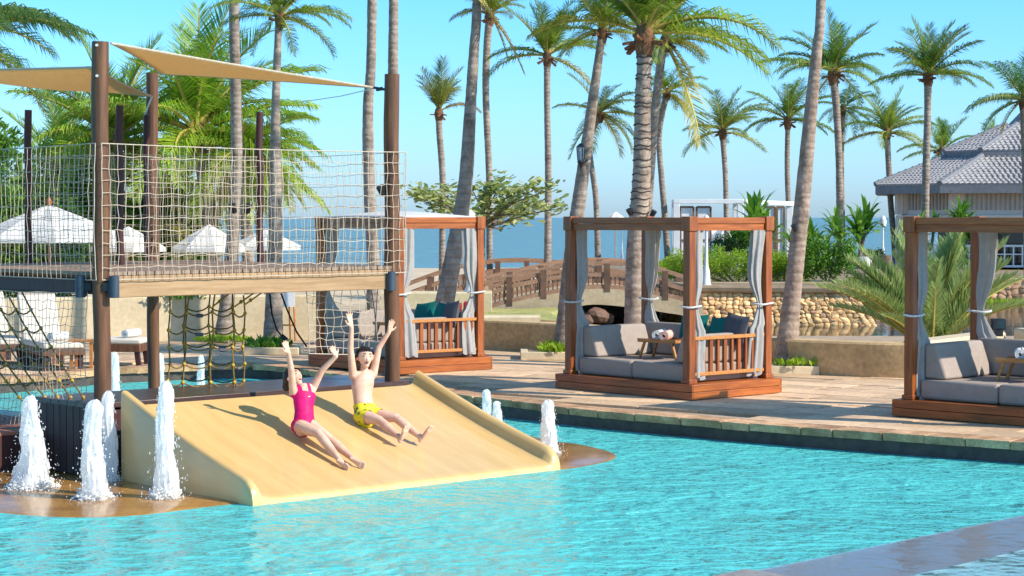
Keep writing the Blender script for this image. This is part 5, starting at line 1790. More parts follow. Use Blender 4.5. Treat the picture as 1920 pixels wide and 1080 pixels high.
clump('low bright bedding plants at the foot of the lantern palm', 1042, 660, .28, .2, 32.4, 'leaf_lime', 82, .1)
clump('low bright bedding plants at the foot of the bare leaning palm', 1492, 692, .36, .16, 29.3, 'leaf_lime', 83, .12)
clump('low green plants topping the tall cream wall', 300, 562, .9, .2, 37.6, 'leaf_green', 84)
def kerb(label, x0, x1, py, Y, h):
    a, b = Q(x0, py, Y), Q(x1, py, Y)
    t = thing('planter_kerb', label, 'planter kerb', (a.x, Y, 0))
    obj('kerb', MB().box(((b.x - a.x) / 2, .0, h / 2), (b.x - a.x, .12, h)).box((.06, .45, h / 2), (.12, .78, h)).box((b.x - a.x - .06, .45, h / 2), (.12, .78, h)), M['plaster_lt'], t, bev=.01)
    obj('bed_soil', MB().box(((b.x - a.x) / 2, .45, h / 2 - .01), (b.x - a.x - .25, .77, h)), M['soil'], t)
kerb('pale stone kerb round the bed of the lantern palm', 976, 1075, 660, 32.0, .13)
kerb('pale stone kerb round the bed of the bare leaning palm', 1440, 1535, 700, 28.95, .13)
kerb('pale stone kerb round the bed of the palm left of the girl', 455, 560, 665, 33.2, .12)

# ------------------------------------------------------------------ pavilion
def pavilion():
    Y0 = 72.0
    s = Y0 / F
    def P(px, py, dy=0):
        return Q(px, py, Y0) + Vector((0, dy, 0))
    xl = P(1690, 400).x; xr = xl + 9.5
    fl = .42
    ze = P(1700, 350).z
    t = thing('pavilion', 'greige pavilion with two tiered grey tile roof at the right edge', 'pavilion', (xl + 4.7, Y0 + 4.5, fl))
    o0 = Vector(t.location)
    def po(name, m, mt, **kw):
        o = obj(name, m, mt, t, **kw); o.location = -o0
        return o
    D = 9.0
    # roof tiers: octagonal-like plan with cut corner on the left
    def ring(over, z):
        x0, x1, y0, y1, c = xl - over, xr + over, Y0 - over, Y0 + D + over, 1.9 + over * .4
        return [Vector((x0 + c, y0, z)), Vector((x1 - c, y0, z)), Vector((x1, y0 + c, z)), Vector((x1, y1 - c, z)), Vector((x1 - c, y1, z)), Vector((x0 + c, y1, z)), Vector((x0, y1 - c, z)), Vector((x0, y0 + c, z))]
    zA = ze + .05; zB = P(1750, 290).z; zC = zB + .16; zD = P(1890, 228).z
    R0, R1 = ring(.95, zA), ring(-1.75, zB)
    R2, R3 = ring(-1.55, zC), ring(-3.9, zD)
    tiles = MB(); ridge = MB(); under = MB()
    def tier(Ra, Rb):
        for i in range(8):
            a, b = Ra[i], Ra[(i + 1) % 8]; c, d = Rb[(i + 1) % 8], Rb[i]
            nrm = (b - a).cross(d - a).normalized()
            if nrm.z < 0: nrm = -nrm
            under.add([a, b, c, d], [(0, 1, 2, 3)])
            if i in (3, 4, 5):
                continue
            h = ((c + d) / 2 - (a + b) / 2).length
            nr = max(4, int(h / .235))
            for r_ in range(nr):
                f0, f1 = r_ / nr, (r_ + 1.12) / nr
                a0, b0 = a.lerp(d, f0), b.lerp(c, f0)
                a1, b1 = a.lerp(d, min(1, f1)), b.lerp(c, min(1, f1))
                L_ = (b0 - a0).length
                nc = max(2, int(L_ / .19))
                for k in range(nc):
                    u0, u1 = k / nc, (k + 1) / nc
                    p0, p1 = a0.lerp(b0, u0), a0.lerp(b0, u1)
                    q0, q1 = a1.lerp(b1, u0), a1.lerp(b1, u1)
                    lo_, hi_ = .045, .012
                    pm, qm = (p0 + p1) / 2, (q0 + q1) / 2
                    tiles.add([p0 + nrm * .02, p0.lerp(pm, .5) + nrm * (lo_ + .035), pm + nrm * (lo_ + .03), p1.lerp(pm, .35) + nrm * .02, p1 + nrm * .02,
                               q0 + nrm * .0, q0.lerp(qm, .5) + nrm * (hi_ + .035), qm + nrm * (hi_ + .03), q1.lerp(qm, .35) + nrm * .0, q1 + nrm * .0, p0 - nrm * .01, p1 - nrm * .01],
                              [(0, 1, 6, 5), (1, 2, 7, 6), (2, 3, 8, 7), (3, 4, 9, 8), (10, 11, 4, 3, 2, 1, 0)])
            ridge.tube([a + nrm * .06, d + nrm * .06], .10, n=8)
            # ridge beads
            kk = int((d - a).length / .28)
            for q in range(kk):
                p = a.lerp(d, (q + .5) / kk) + Vector((0, 0, .17))
                ridge.blob(p - Vector((0, 0, .03)), (.065, .065, .06))
    tier(R0, R1); tier(R2, R3)
    top = (R3[0] + R3[4]) / 2 + Vector((0, 0, .9))
    for i in range(8):
        under.add([R3[i], R3[(i + 1) % 8], top], [(0, 1, 2)])
    po('roof', under, M['fascia'], smooth=False)
    struct(po('roof_tiles', tiles, M['tile'], smooth=False), 'stuff')
    po('roof_ridges', ridge, M['fascia'])
    fa = MB()
    for Ra, h in ((R0, .30), (R2, .18)):
        for i in range(8):
            a, b = Ra[i], Ra[(i + 1) % 8]
            fa.add([a + Vector((0, 0, .06)), b + Vector((0, 0, .06)), b - Vector((0, 0, h)), a - Vector((0, 0, h))], [(3, 2, 1, 0)])
            fa.add([a - Vector((0, 0, h)), b - Vector((0, 0, h)), b.lerp(top, .12) - Vector((0, 0, h + (b.lerp(top, .12) - b).z)), a.lerp(top, .12) - Vector((0, 0, h + (a.lerp(top, .12) - a).z))], [(0, 1, 2, 3)])
    for i in range(8):
        a, b = R1[i], R1[(i + 1) % 8]
        fa.add([a - Vector((0, 0, .1)), b - Vector((0, 0, .1)), b + Vector((0, 0, .2)), a + Vector((0, 0, .2))], [(0, 1, 2, 3)])
    po('fascia', fa, M['fascia'], smooth=False)
    sf = MB()
    W = ring(0.0, 0)
    RS = ring(.9, ze - .22)
    for i in range(8):
        a, b = RS[i], RS[(i + 1) % 8]
        w0, w1 = W[i] + Vector((0, 0, ze - .02)), W[(i + 1) % 8] + Vector((0, 0, ze - .02))
        sf.add([a, b, w1, w0], [(0, 1, 2, 3)])
    po('soffit', sf, M['greige'], smooth=False)
    # frieze, columns, railing, dark openings
    zf0 = P(1700, 405).z; zf1 = ze - .05
    for i in (7, 0, 1, 2, 6):
        a, b = W[i], W[(i + 1) % 8]
        d = (b - a).normalized(); L_ = (b - a).length
        inn = Vector((-d.y, d.x, 0))
        m = MB()
        m.bar(a + inn * .06 + Vector((0, 0, (zf0 + zf1) / 2)), b + inn * .06 + Vector((0, 0, (zf0 + zf1) / 2)), .10, zf1 - zf0)
        m.bar(a - inn * .05 + Vector((0, 0, zf0 - .02)), b - inn * .05 + Vector((0, 0, zf0 - .02)), .26, .10)
        m.bar(a - inn * .02 + Vector((0, 0, zf0 - .22)), b - inn * .02 + Vector((0, 0, zf0 - .22)), .18, .30)
        m.bar(a - inn * .02 + Vector((0, 0, zf1 - .06)), b - inn * .02 + Vector((0, 0, zf1 - .06)), .14, .12)
        po('frieze', m, M['greige'], bev=.01)
        npan = max(1, int(L_ / 2.6))
        for q in range(npan + 1):
            c = a.lerp(b, q / npan)
            po('column', MB().box(c + inn * .05 + Vector((0, 0, (fl + zf0) / 2)), (.36, .36, zf0 - fl), rz=math.atan2(d.y, d.x)).box(c + inn * .03 + Vector((0, 0, (zf0 + zf1) / 2)), (.42, .36, zf1 - zf0 - .1), rz=math.atan2(d.y, d.x)).box(c - inn * .32 + Vector((0, 0, zf1 - .04)), (.12, .5, .2), rz=math.atan2(d.y, d.x)), M['greige'], bev=.015)
        for q in range(npan):
            c0, c1 = a.lerp(b, (q + .12) / npan), a.lerp(b, (q + .88) / npan)
            g = MB()
            nbar = max(4, int((c1 - c0).length / .16))
            for k in range(nbar):
                p = c0.lerp(c1, (k + .5) / nbar) - inn * .01
                g.box(p + Vector((0, 0, (zf0 + zf1) / 2 + .02)), (.07, .05, (zf1 - zf0) * .62), rz=math.atan2(d.y, d.x))
            po('frieze_panel', g, M['greige_dark'], smooth=False)
            rl = MB()
            rl.bar(c0 + Vector((0, 0, fl + .85)), c1 + Vector((0, 0, fl + .85)), .09, .08)
            rl.bar(c0 + Vector((0, 0, fl + .12)), c1 + Vector((0, 0, fl + .12)), .08, .08)
            nb_ = max(3, int((c1 - c0).length / .28))
            for k in range(nb_):
                p = c0.lerp(c1, (k + .5) / nb_)
                rl.box(p + Vector((0, 0, fl + .48)), (.05, .05, .68))
            rl.bar(c0 + Vector((0, 0, fl + .55)), c1 + Vector((0, 0, fl + .55)), .04, .04)
            po('railing', rl, M['white'], smooth=False)
            gl = MB()
            gl.bar(c0 + inn * 1.6 + Vector((0, 0, fl + 1.3)), c1 + inn * 1.6 + Vector((0, 0, fl + 1.3)), .04, 2.5)
            po('dark_window', gl, M['window'], smooth=False)
    po('floor', MB().prism([(p.x, p.y) for p in ring(.25, 0)], fl - .35, fl), M['cap'], smooth=False)
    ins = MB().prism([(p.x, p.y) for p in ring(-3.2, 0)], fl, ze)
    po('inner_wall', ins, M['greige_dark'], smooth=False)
pavilion()
for o in list(COL.objects):
    if o.name == 'pavilion':
        o.rotation_euler = (0, 0, rad(-11)); o.location += Vector((.775, -.98, 0))

# white pergola frame
def pergola():
    Y = 63.0
    a = Q(1268, 380, Y); b = Q(1388, 380, Y); c = Q(1480, 384, Y + 1)
    zb = .4
    t = thing('white_pergola', 'white pergola frame with cream and brown panels behind the middle cabana', 'pergola', (a.x, Y, zb))
    o0 = Vector(t.location)
    def po(n_, m, mt, **k):
        o = obj(n_, m, mt, t, **k); o.location = -o0
    m = MB()
    for p in (a, b):
        po('post', MB().box((p.x, Y, (p.z + zb) / 2), (.2, .2, p.z - zb)), M['white'], bev=.01)
    po('post', MB().box((c.x, Y + 1, (c.z + zb) / 2), (.2, .2, c.z - zb)), M['white'], bev=.01)
    for p in (a, b):
        po('post', MB().box((p.x + .2, Y + 3.0, (p.z + zb) / 2), (.2, .2, p.z - zb)), M['white'], bev=.01)
    po('beam', MB().bar(a + Vector((-.1, 0, .04)), b + Vector((.1, 0, .04)), .2, .14), M['white'], bev=.01)
    po('beam', MB().bar(b + Vector((.11, 0, .03)), c + Vector((.1, 0, .03)), .2, .14), M['white'], bev=.01)
    po('beam', MB().bar(a + Vector((0, .1, .03)), a + Vector((.2, 3.1, .03)), .2, .14), M['white'], bev=.01)
    po('beam', MB().bar(b + Vector((0, .1, .03)), b + Vector((.2, 3.1, .03)), .2, .14), M['white'], bev=.01)
    for x0, x1 in ((1275, 1300), (1306, 1332), (1432, 1452), (1456, 1470)):
        p, q = Q(x0, 388, Y + .1), Q(x1, 388, Y + .1)
        po('panel', MB().box(((p.x + q.x) / 2, Y + .1, (p.z + zb) / 2), (q.x - p.x - .1, .04, p.z - zb)), M['white'], smooth=False)
        fr = MB()
        for x in (p.x, q.x):
            fr.box((x, Y + .08, (p.z + zb) / 2), (.07, .08, p.z - zb))
        fr.box(((p.x + q.x) / 2, Y + .08, p.z), (q.x - p.x, .07, .06)).box(((p.x + q.x) / 2, Y + .08, (p.z + zb) * .52), (q.x - p.x, .07, .05))
        po('panel_frame', fr, M['bridge_dark'], smooth=False)
pergola()

# ------------------------------------------------------------------ parasols
def parasol(label, px, pytop, pyeave, halfw, Y, finial=False, rz=.3):
    tp = Q(px, pytop, Y); ev = Q(px, pyeave, Y)
    zb = ZL - .05 if Y > 39 else 0
    hw = halfw * Y / F
    t = thing('parasol', label, 'parasol', (tp.x, Y, zb), rz, 'white parasols behind the tower')
    hz = tp.z - zb; he = ev.z - zb
    obj('pole', MB().tube([(0, 0, 0), (0, 0, hz)], .03, n=8), M['bridge'], t)
    m = MB()
    n_ = 8
    for lay, (r0, z0, r1, z1) in enumerate(((0, hz, hw * .55, hz - (hz - he) * .48), (hw * .55, hz - (hz - he) * .48, hw * 1.06, he))):
        for k in range(n_):
            a0, a1 = 2 * PI * k / n_, 2 * PI * (k + 1) / n_
            def f(u, v, a0=a0, a1=a1, r0=r0, z0=z0, r1=r1, z1=z1):
                r_ = r0 + (r1 - r0) * v
                p0 = Vector((math.cos(a0), math.sin(a0), 0)); p1 = Vector((math.cos(a1), math.sin(a1), 0))
                p = p0.lerp(p1, u) * r_
                p.z = z0 + (z1 - z0) * v - .06 * hw * math.sin(PI * u) * v + .0
                return p
            m.grid(f, 4, 4)
    for k in range(n_):
        a0, a1 = 2 * PI * k / n_, 2 * PI * (k + 1) / n_
        p0 = Vector((math.cos(a0), math.sin(a0), 0)) * hw * 1.06; p1 = Vector((math.cos(a1), math.sin(a1), 0)) * hw * 1.06
        m.add([p0 + Vector((0, 0, he)), p1 + Vector((0, 0, he)), p1 + Vector((0, 0, he - .10)), p0 + Vector((0, 0, he - .10))], [(0, 1, 2, 3)])
    obj('canopy', m, M['white_cloth'], t, ang=20)
    rb = MB()
    for k in range(n_):
        a0 = 2 * PI * k / n_
        p0 = Vector((math.cos(a0), math.sin(a0), 0)) * hw * 1.03
        rb.tube([(0, 0, hz - .06), (p0.x, p0.y, he - .03)], .012, n=4)
    obj('ribs', rb, M['bridge'], t)
    if finial:
        obj('finial', MB().lathe([(.05, 0), (.07, .05), (.05, .12), (.02, .16)], n=10, c=(0, 0, hz - .01)), M['red_finial'], t)
parasol('largest white parasol with orange finial at the left behind the netting', 92, 383, 446, 140, 45, True)
parasol('white parasol half hidden by the tall front post', 240, 424, 464, 66, 47.5)
parasol('white parasol left of the thin tower post', 392, 420, 464, 66, 47)
parasol('white parasol overlapping the palm left of the girl', 497, 430, 461, 64, 48)
parasol('tiny white parasol between the two arched bridges far behind', 1154, 396, 412, 22, 105)
parasol('tiny far white parasol under the pergola beam', 1362, 420, 446, 34, 90)
parasol('tiny far parasol tip just left of the pergola post', 1325, 403, 446, 30, 95)

# ------------------------------------------------------------------ lamp posts, spotlights, lantern
def lamp_post(label, px, pyt, pyb, Y, base_w, globe=True):
    b = Q(px, pyb, Y); tp = Q(px, pyt, Y)
    t = thing('lamp_post', label, 'lamp post', b, group='white lamp posts')
    h = tp.z - b.z
    r0 = base_w * Y / F
    obj('pole', MB().lathe([(r0 * 1.3, 0), (r0 * 1.25, .05), (r0 * .9, .12), (r0 * .75, .4), (r0 * .55, .5), (r0 * .42, .55), (r0 * .33, h * .7), (r0 * .3, h)], n=14), M['white'], t)
    hd = MB().lathe([(.03, 0), (.10, .02), (.13, .16), (.09, .3), (.02, .38)], n=14, c=(0, 0, h))
    obj('lantern', hd, M['white'], t)
lamp_post('white lamp post on the wall cap by the near corner post of the middle cabana', 1324, 432, 540, 48.9, 9)
lamp_post('white lamp post standing in the domed cabana view beside the right curtain', 882, 425, 548, 44.3, 9)
lamp_post('slim white lamp post beyond the bridges left of the stoutest palm', 1166, 430, 500, 70, 4)
lamp_post('slim white lamp post left of the pavilion columns', 1655, 425, 492, 68, 5)

def spotlight(label, p, d):
    t = thing('spotlight', label, 'spotlight', p, group='black garden spotlights')
    t.scale = (.62,) * 3
    d = Vector(d).normalized()
    obj('housing', MB().tube([-d * .07, d * .09], [.06, .075], n=12), M['metal_dark'], t)
    obj('bracket', MB().box((0, .05, -.04), (.04, .12, .04)), M['metal_dark'], t)
spotlight('black spotlight on the left of the stoutest palm trunk', Q(1181, 398, 30.9), (-.4, -.3, .8))
spotlight('black spotlight on the right of the stoutest palm trunk', Q(1224, 401, 30.9), (.4, -.3, .8))
spotlight('black spotlight on the bare leaning palm trunk', Q(1490, 428, 29.2), (-.3, -.3, .8))
spotlight('black spotlight on the back post of the right hand cabana', Q(1862, 489, 24.3), (.7, -.3, -.2))
spotlight('black spotlight left of the thin tower post', Q(437, 392, 23.2), (-.2, -.4, .8))
spotlight('black spotlight right of the thin tower post', Q(464, 392, 23.2), (.2, -.4, .8))
spotlight('black spotlight beside the post behind the boy', Q(716, 358, 21.5), (-.3, -.4, .8))
fl_ = thing('floodlight', 'black framed floodlight on the low wall right of the date palm', 'floodlight', Q(1871, 622, 26.2))
obj('housing', MB().box((0, 0, .10), (.20, .07, .15)), M['metal_dark'], fl_, bev=.008)
obj('glass', MB().box((0, -.038, .10), (.16, .006, .11)), M['window'], fl_)
obj('foot', MB().box((0, 0, -.02), (.12, .08, .08)).box((0, .0, .01), (.03, .03, .1)), M['metal_dark'], fl_)
ln = thing('trunk_lantern', 'black framed lantern mounted on the leaning palm trunk', 'lantern', Q(1089, 292, 32.3))
obj('cage', MB().lathe([(.02, .20), (.07, .15), (.075, .14)], n=6), M['metal_dark'], ln)
cg = MB()
for k in range(6):
    a = PI * k / 3
    cg.tube([(.068 * math.cos(a), .068 * math.sin(a), .14), (.05 * math.cos(a), .05 * math.sin(a), -.08)], .007, n=4)
cg.lathe([(.05, -.08), (.06, -.10), (.03, -.16), (.01, -.2)], n=8)
obj('frame', cg, M['metal_dark'], ln)
M['lantern_glass'] = mat('lantern_glass', (.40, .48, .52), rough=.1, spec=.6)
obj('lantern_glass', MB().lathe([(.045, -.08), (.06, .14)], n=6), M['lantern_glass'], ln)
obj('arm', MB().tube([(0, .02, -.14), (.08, .12, -.10), (.12, .2, -.06)], .014, n=6), M['metal_dark'], ln)

# white round planter
pl = thing('round_planter', 'white round planter beyond the end of the rubble wall', 'planter', Q(1606, 500, 58))
obj('pot', MB().lathe([(.40, 0), (.46, .28), (.47, .30), (.43, .30), (.42, .25)], n=24), M['white'], pl)
obj('potting_soil', MB().lathe([(.42, .24), (.01, .25)], n=20), M['soil'], pl)
wp = thing('wooden_planter', 'brown wooden planter box beside the white round planter', 'planter', Q(1640, 500, 66))
for k in range(6):
    obj('plank', MB().box((-.42 + .17 * k, 0, .19), (.16, .3, .38)), M['bridge'], wp, smooth=False)

# ------------------------------------------------------------------ sun loungers on the left
def lounger(label, p, rz, first=None):
    t = thing('sun_lounger', label, 'sun lounger', p, rz, 'cream sun loungers by the left wall')
    obj('frame', MB().box((0, 0, .26), (1.25, .66, .10)), M['post'], t, bev=.01)
    for sx in (-.55, .55):
        for sy in (-.27, .27):
            obj('leg', MB().box((sx, sy, .11), (.07, .07, .22)), M['post_dark'], t)
    obj('seat_cushion', MB().box((0, 0, .36), (1.22, .62, .10)), M['cream_cushion'], t, bev=.03)
    Mb = Matrix.Rotation(rad(-52), 3, 'Y')
    obj('backrest', MB().box(Vector((-.62, 0, .34)) + Mb @ Vector((-.36, 0, -.04)) * -1 * -1, (.78, .66, .05), M=Matrix.Rotation(rad(52), 3, 'Y')), M['post'], t)
    obj('back_cushion', MB().box(Vector((-.82, 0, .72)), (.82, .60, .09), M=Matrix.Rotation(rad(62), 3, 'Y')), M['cream_cushion'], t, bev=.03)
    obj('head_pillow', MB().box(Vector((-.98, 0, 1.02)), (.22, .58, .09), M=Matrix.Rotation(rad(62), 3, 'Y')), M['cushion'], t, bev=.03)
    return t
L1 = lounger('sun lounger with raised cream back just left of the tall front post', G(100, 688), rad(-62))
L2 = dup(L1, G(0, 680), rad(-62), 'sun lounger at the left picture edge behind the climbing ropes')
L3 = dup(L1, G(-15, 640), rad(-60), 'sun lounger farthest back at the left edge under the platform')
tl = thing('footstool', 'brown footstool bench with pale cushion between the two left posts', 'footstool', G(228, 683), rad(-8))
obj('bench_frame', MB().box((0, 0, .27), (.78, .55, .12)), M['post'], tl, bev=.01)
for sx in (-.32, .32):
    for sy in (-.2, .2):
        obj('leg', MB().bar((sx, sy, .21), (sx * 1.08, sy, 0), .07, .07), M['post_dark'], tl)
obj('cushion', MB().box((0, 0, .375), (.80, .56, .09)), M['cream_cushion'], tl, bev=.03)
p = G(245, 683)
towel(Vector((p.x + .02, p.y - .02, .49)), rad(-25), 'white rolled towel on the brown footstool')
p = G(112, 688)
towel(Vector((p.x + .0, p.y - .1, .48)), rad(-30), 'white rolled towel on the lounger left of the tall front post')
# side table of pale wood beside the lounger
sdt = thing('side_table', 'small slatted wooden side table beside the lounger at the tall front post', 'side table', G(157, 690))
for k in range(5):
    obj('slat', MB().box((-.16 + .08 * k, 0, .42), (.07, .4, .03)), M['teak_light'], sdt, smooth=False)
for sx in (-.15, .15):
    for sy in (-.16, .16):
        obj('leg', MB().box((sx, sy, .2), (.045, .045, .40)), M['teak_light'], sdt)
pst = thing('wooden_pole', 'slim orange wooden pole standing behind the left loungers', 'pole', G(94, 645))
obj('pole', MB().tube([(0, 0, 0), (0, 0, 1.05)], .035, n=10), M['teak_z'], pst)
# easel sign
es = thing('easel_sign', 'wooden easel sign with pale board beside the palm left of the girl', 'easel', G(540, 640))
obj('easel_legs', MB().bar((-.14, 0, 0), (-.10, .05, 1.1), .03, .03).bar((.14, 0, 0), (.10, .05, 1.1), .03, .03).bar((0, .4, 0), (0, .06, 1.1), .03, .03).bar((-.14, .0, .3), (.14, .0, .3), .03, .03), M['teak_light'], es)
obj('sign_board', MB().box((0, -.0, .82), (.26, .02, .36)), M['white'], es)
# red cushions and pale benches beyond the low wall
for i, (x0, x1, py, Y, lb) in enumerate(((802, 822, 584, 39.6, 'small red lounge cushion left of the leaning trunk beyond the wall'), (838, 866, 583, 39.8, 'red lounge cushion right of the leaning trunk beyond the wall'), (868, 902, 580, 40.2, 'dark red lounge cushion beside the right curtain of the domed cabana'))):
    a, b = Q(x0, py, Y), Q(x1, py, Y)
    t = thing('lounge_seat', lb, 'lounge seat', (a.x, Y, ZL))
    w = b.x - a.x
    obj('seat_base', MB().box((w / 2, .3, (a.z - ZL) / 2), (w, .6, a.z - ZL)), M['bridge_dark'], t)
    obj('seat_cushion', MB().box((w / 2, .3, a.z - ZL + .07), (w - .02, .58, .14)), M['red'], t, bev=.02)

# ------------------------------------------------------------------ children
def seg_mesh(m, a, b, ra, rb, n_=14):
    a, b = Vector(a), Vector(b)
    d = (b - a)
    L_ = d.length
    d = d / L_
    pts, rs = [], []
    for k in range(5):
        th = PI / 2 * k / 4
        pts.append(a - d * ra * math.cos(th)); rs.append(max(ra * math.sin(th), ra * .05))
    for k in range(1, 6):
        t = k / 6
        pts.append(a.lerp(b, t)); rs.append(ra + (rb - ra) * t)
    for k in range(5):
        th = PI / 2 * k / 4
        pts.append(b + d * rb * math.sin(th)); rs.append(max(rb * math.cos(th), rb * .05))
    m.tube(pts, rs, n=n_)
def person(label, J, sc_, clothes, hairdir, face):
    t = thing('person', label, 'person', J['hip'])
    o0 = Vector(t.location)
    caps = []     # (a, b, ra, rb, group)
    def C(a, b, ra, rb, g):
        caps.append((Vector(a), Vector(b), ra * sc_, rb * sc_, g))
    lat = (J['ls'] - J['rs']).normalized()
    latH = Vector((lat.x, lat.y, 0)).normalized()
    hipw = .055 * sc_
    fwd = J['fwd']
    rh, lh = J['hip'] - J['hl'] * hipw, J['hip'] + J['hl'] * hipw
    # torso: one lofted oval section; the segments below only serve to sort the skin into regions
    cls = []
    cls.append((J['hip'] - J['hl'] * .05 * sc_, J['hip'] + J['hl'] * .05 * sc_, .08 * sc_, .08 * sc_, 'pelvis'))
    cls.append((J['hip'], J['waist'], .10 * sc_, .088 * sc_, 'pelvis'))
    for s in (-1, 0, 1):
        cls.append((J['waist'] + lat * s * .03 * sc_, J['chest'] + lat * s * .05 * sc_, .072 * sc_, .078 * sc_, 'torso'))
        cls.append((J['chest'] + lat * s * .05 * sc_, J['neck'] + lat * s * .05 * sc_ - Vector((0, 0, .04 * sc_)), .078 * sc_, .052 * sc_, 'torso'))
    axis0 = (J['neck'] - J['hip'])
    c0 = J['hip'] - axis0 * .30
    rings = [(c0 + axis0 * .04, .045, .04), (c0 + axis0 * .12, .085, .066), (J['hip'] - axis0 * .06, .112, .088), (J['hip'] + axis0 * .08, .116, .088), (J['hip'].lerp(J['waist'], .7), .104, .078), (J['waist'].lerp(J['chest'], .2), .098, .074),
             (J['waist'].lerp(J['chest'], .65), .108, .080), (J['chest'], .118, .084), (J['chest'].lerp(J['neck'], .4), .116, .078), (J['chest'].lerp(J['neck'], .68), .098, .064), (J['neck'] - axis0 * .05, .060, .050), (J['neck'] + axis0 * .02, .036, .036)]
    tm = MB(); nk = 24
    for q, (p_, w_, d_) in enumerate(rings):
        xx = (J['hl'].normalized() * (1 - q / 11) + lat * (q / 11)).normalized()
        yy = axis0.normalized().cross(xx).normalized()
        for k in range(nk):
            a_ = 2 * PI * k / nk
            tm.v.append(tuple(p_ + xx * math.cos(a_) * w_ * sc_ * .98 + yy * math.sin(a_) * d_ * sc_))
    for q in range(len(rings) - 1):
        for k in range(nk):
            k2 = (k + 1) % nk
            tm.f.append((q * nk + k, q * nk + k2, (q + 1) * nk + k2, (q + 1) * nk + k)); tm.m.append(0)
    tm.f.append(tuple(reversed(range(nk)))); tm.m.append(0)
    tm.f.append(tuple((len(rings) - 1) * nk + k for k in range(nk))); tm.m.append(0)
    C(J['rs'], J['neck'] - Vector((0, 0, .02)), .042, .040, 'yoke'); C(J['ls'], J['neck'] - Vector((0, 0, .02)), .042, .040, 'yoke')
    C(J['chest'] + (J['rs'] - J['chest']) * .4, J['rs'], .055, .042, 'yoke'); C(J['chest'] + (J['ls'] - J['chest']) * .4, J['ls'], .055, .042, 'yoke')
    hd = J['head']
    up = J['hup'].normalized()
    fc = (J['face'] - up * J['face'].dot(up)).normalized()
    sd_ = up.cross(fc).normalized()
    C(J['neck'] - Vector((0, 0, .02)), hd - up * .06 * sc_, .037, .036, 'neck')
    # head built of overlapping volumes: cranium, jaw, cheeks, nose, ears
    C(hd + up * .028 * sc_ - fc * .012 * sc_, hd + up * .02 * sc_ + fc * .012 * sc_, .082, .078, 'head')
    C(hd - up * .035 * sc_ + fc * .03 * sc_, hd - up * .062 * sc_ + fc * .045 * sc_, .055, .034, 'head')
    C(hd - up * .01 * sc_ + fc * .035 * sc_, hd + up * .03 * sc_ + fc * .035 * sc_, .055, .055, 'head')
    C(hd + fc * .082 * sc_ + up * .010 * sc_, hd + fc * .089 * sc_ - up * .012 * sc_, .007, .010, 'head')
    for s in (-1, 1):
        C(hd + sd_ * s * .078 * sc_ + up * .012 * sc_, hd + sd_ * s * .080 * sc_ - up * .014 * sc_, .015, .011, 'head')
    if hairdir:
        C(hd - fc * .075 * sc_ + up * .005 * sc_, hd - fc * .105 * sc_ - up * .02 * sc_, .045, .036, 'head')
    for k, ra, rb, rc in (('r', .041, .031, .022), ('l', .041, .031, .022)):
        S_, E_, W_, Tp = J[k + 's'], J[k + 'e'], J[k + 'w'], J[k + 'h']
        C(S_, E_, ra, rb, 'arm'); C(E_, W_, rb, rc, 'arm')
        hdir = (Tp - W_)
        hl = hdir.length
        hdir.normalize()
        pn = fwd.copy()
        pn = (pn - hdir * pn.dot(hdir)).normalized()        # palm normal
        acr = hdir.cross(pn).normalized()
        sgn = 1 if k == 'r' else -1
        pal = W_ + hdir * hl * .45
        for q in (-1.2, -.4, .4, 1.2):
            C(W_ + acr * q * .006 * sc_ + hdir * .004, pal + acr * q * .015 * sc_, .015, .0125, 'hand')
        for q, ln_, sp in ((-1.5, .50, -.22), (-.5, .60, -.06), (.5, .58, .08), (1.5, .46, .24)):
            b0 = pal + acr * q * .0135 * sc_
            d1 = (hdir + acr * sp).normalized()
            k1 = b0 + d1 * hl * ln_ * .5
            d2 = (d1 + pn * .25).normalized()
            C(b0, k1, .0092, .0085, 'hand'); C(k1, k1 + d2 * hl * ln_ * .5, .0085, .0072, 'hand')
        tb = W_ + hdir * hl * .15 - acr * sgn * .016 * sc_
        t1 = tb + (hdir * .55 - acr * sgn * .8 + pn * .2).normalized() * hl * .30
        C(tb, t1, .0125, .0095, 'hand'); C(t1, t1 + (hdir * .9 - acr * sgn * .4 + pn * .2).normalized() * hl * .22, .0095, .0078, 'hand')
    for k, hp in (('r', rh), ('l', lh)):
        K_, A_2, T_ = J[k + 'k'], J[k + 'a'], J[k + 't']
        C(hp, hp.lerp(K_, .5), .075, .062, 'thigh'); C(hp.lerp(K_, .5), K_, .062, .044, 'thigh2')
        cf = K_.lerp(A_2, .32)
        C(K_, cf, .042, .046, 'leg'); C(cf, A_2, .046, .026, 'leg')
        fd = (T_ - A_2); fl_2 = fd.length; fd.normalize()
        shin = (A_2 - K_).normalized()
        sole = (shin - fd * shin.dot(fd)).normalized()
        heel = A_2 + sole * .018 * sc_ - fd * .022 * sc_
        C(A_2, heel, .026, .023, 'foot')
        ball = A_2 + fd * fl_2 * .62 + sole * .014 * sc_
        lt = fd.cross(sole).normalized()
        for q in (-1, 0, 1):
            C(heel + fd * .02, ball + lt * q * .017 * sc_, .021, .0165, 'foot')
        for q in range(5):
            x = (q - 2) / 2
            b0 = ball + lt * x * .030 * sc_
            big = (q == 0) if k == 'r' else (q == 4)
            C(b0, b0 + fd * fl_2 * (.34 - .04 * abs(x)), .0105 + .003 * big, .009 + .002 * big, 'foot')
    m = MB()
    for a, b, ra, rb, g in caps:
        seg_mesh(m, a - o0, b - o0, ra, rb)
    m.add([Vector(v) - o0 for v in tm.v], tm.f)
    me0 = m.mesh('body_raw', M['skin'])
    tmp = link('body_raw', me0)
    rm = tmp.modifiers.new('rm', 'REMESH'); rm.mode = 'VOXEL'; rm.voxel_size = .0046
    sm = tmp.modifiers.new('sm', 'SMOOTH'); sm.factor = .5; sm.iterations = 4
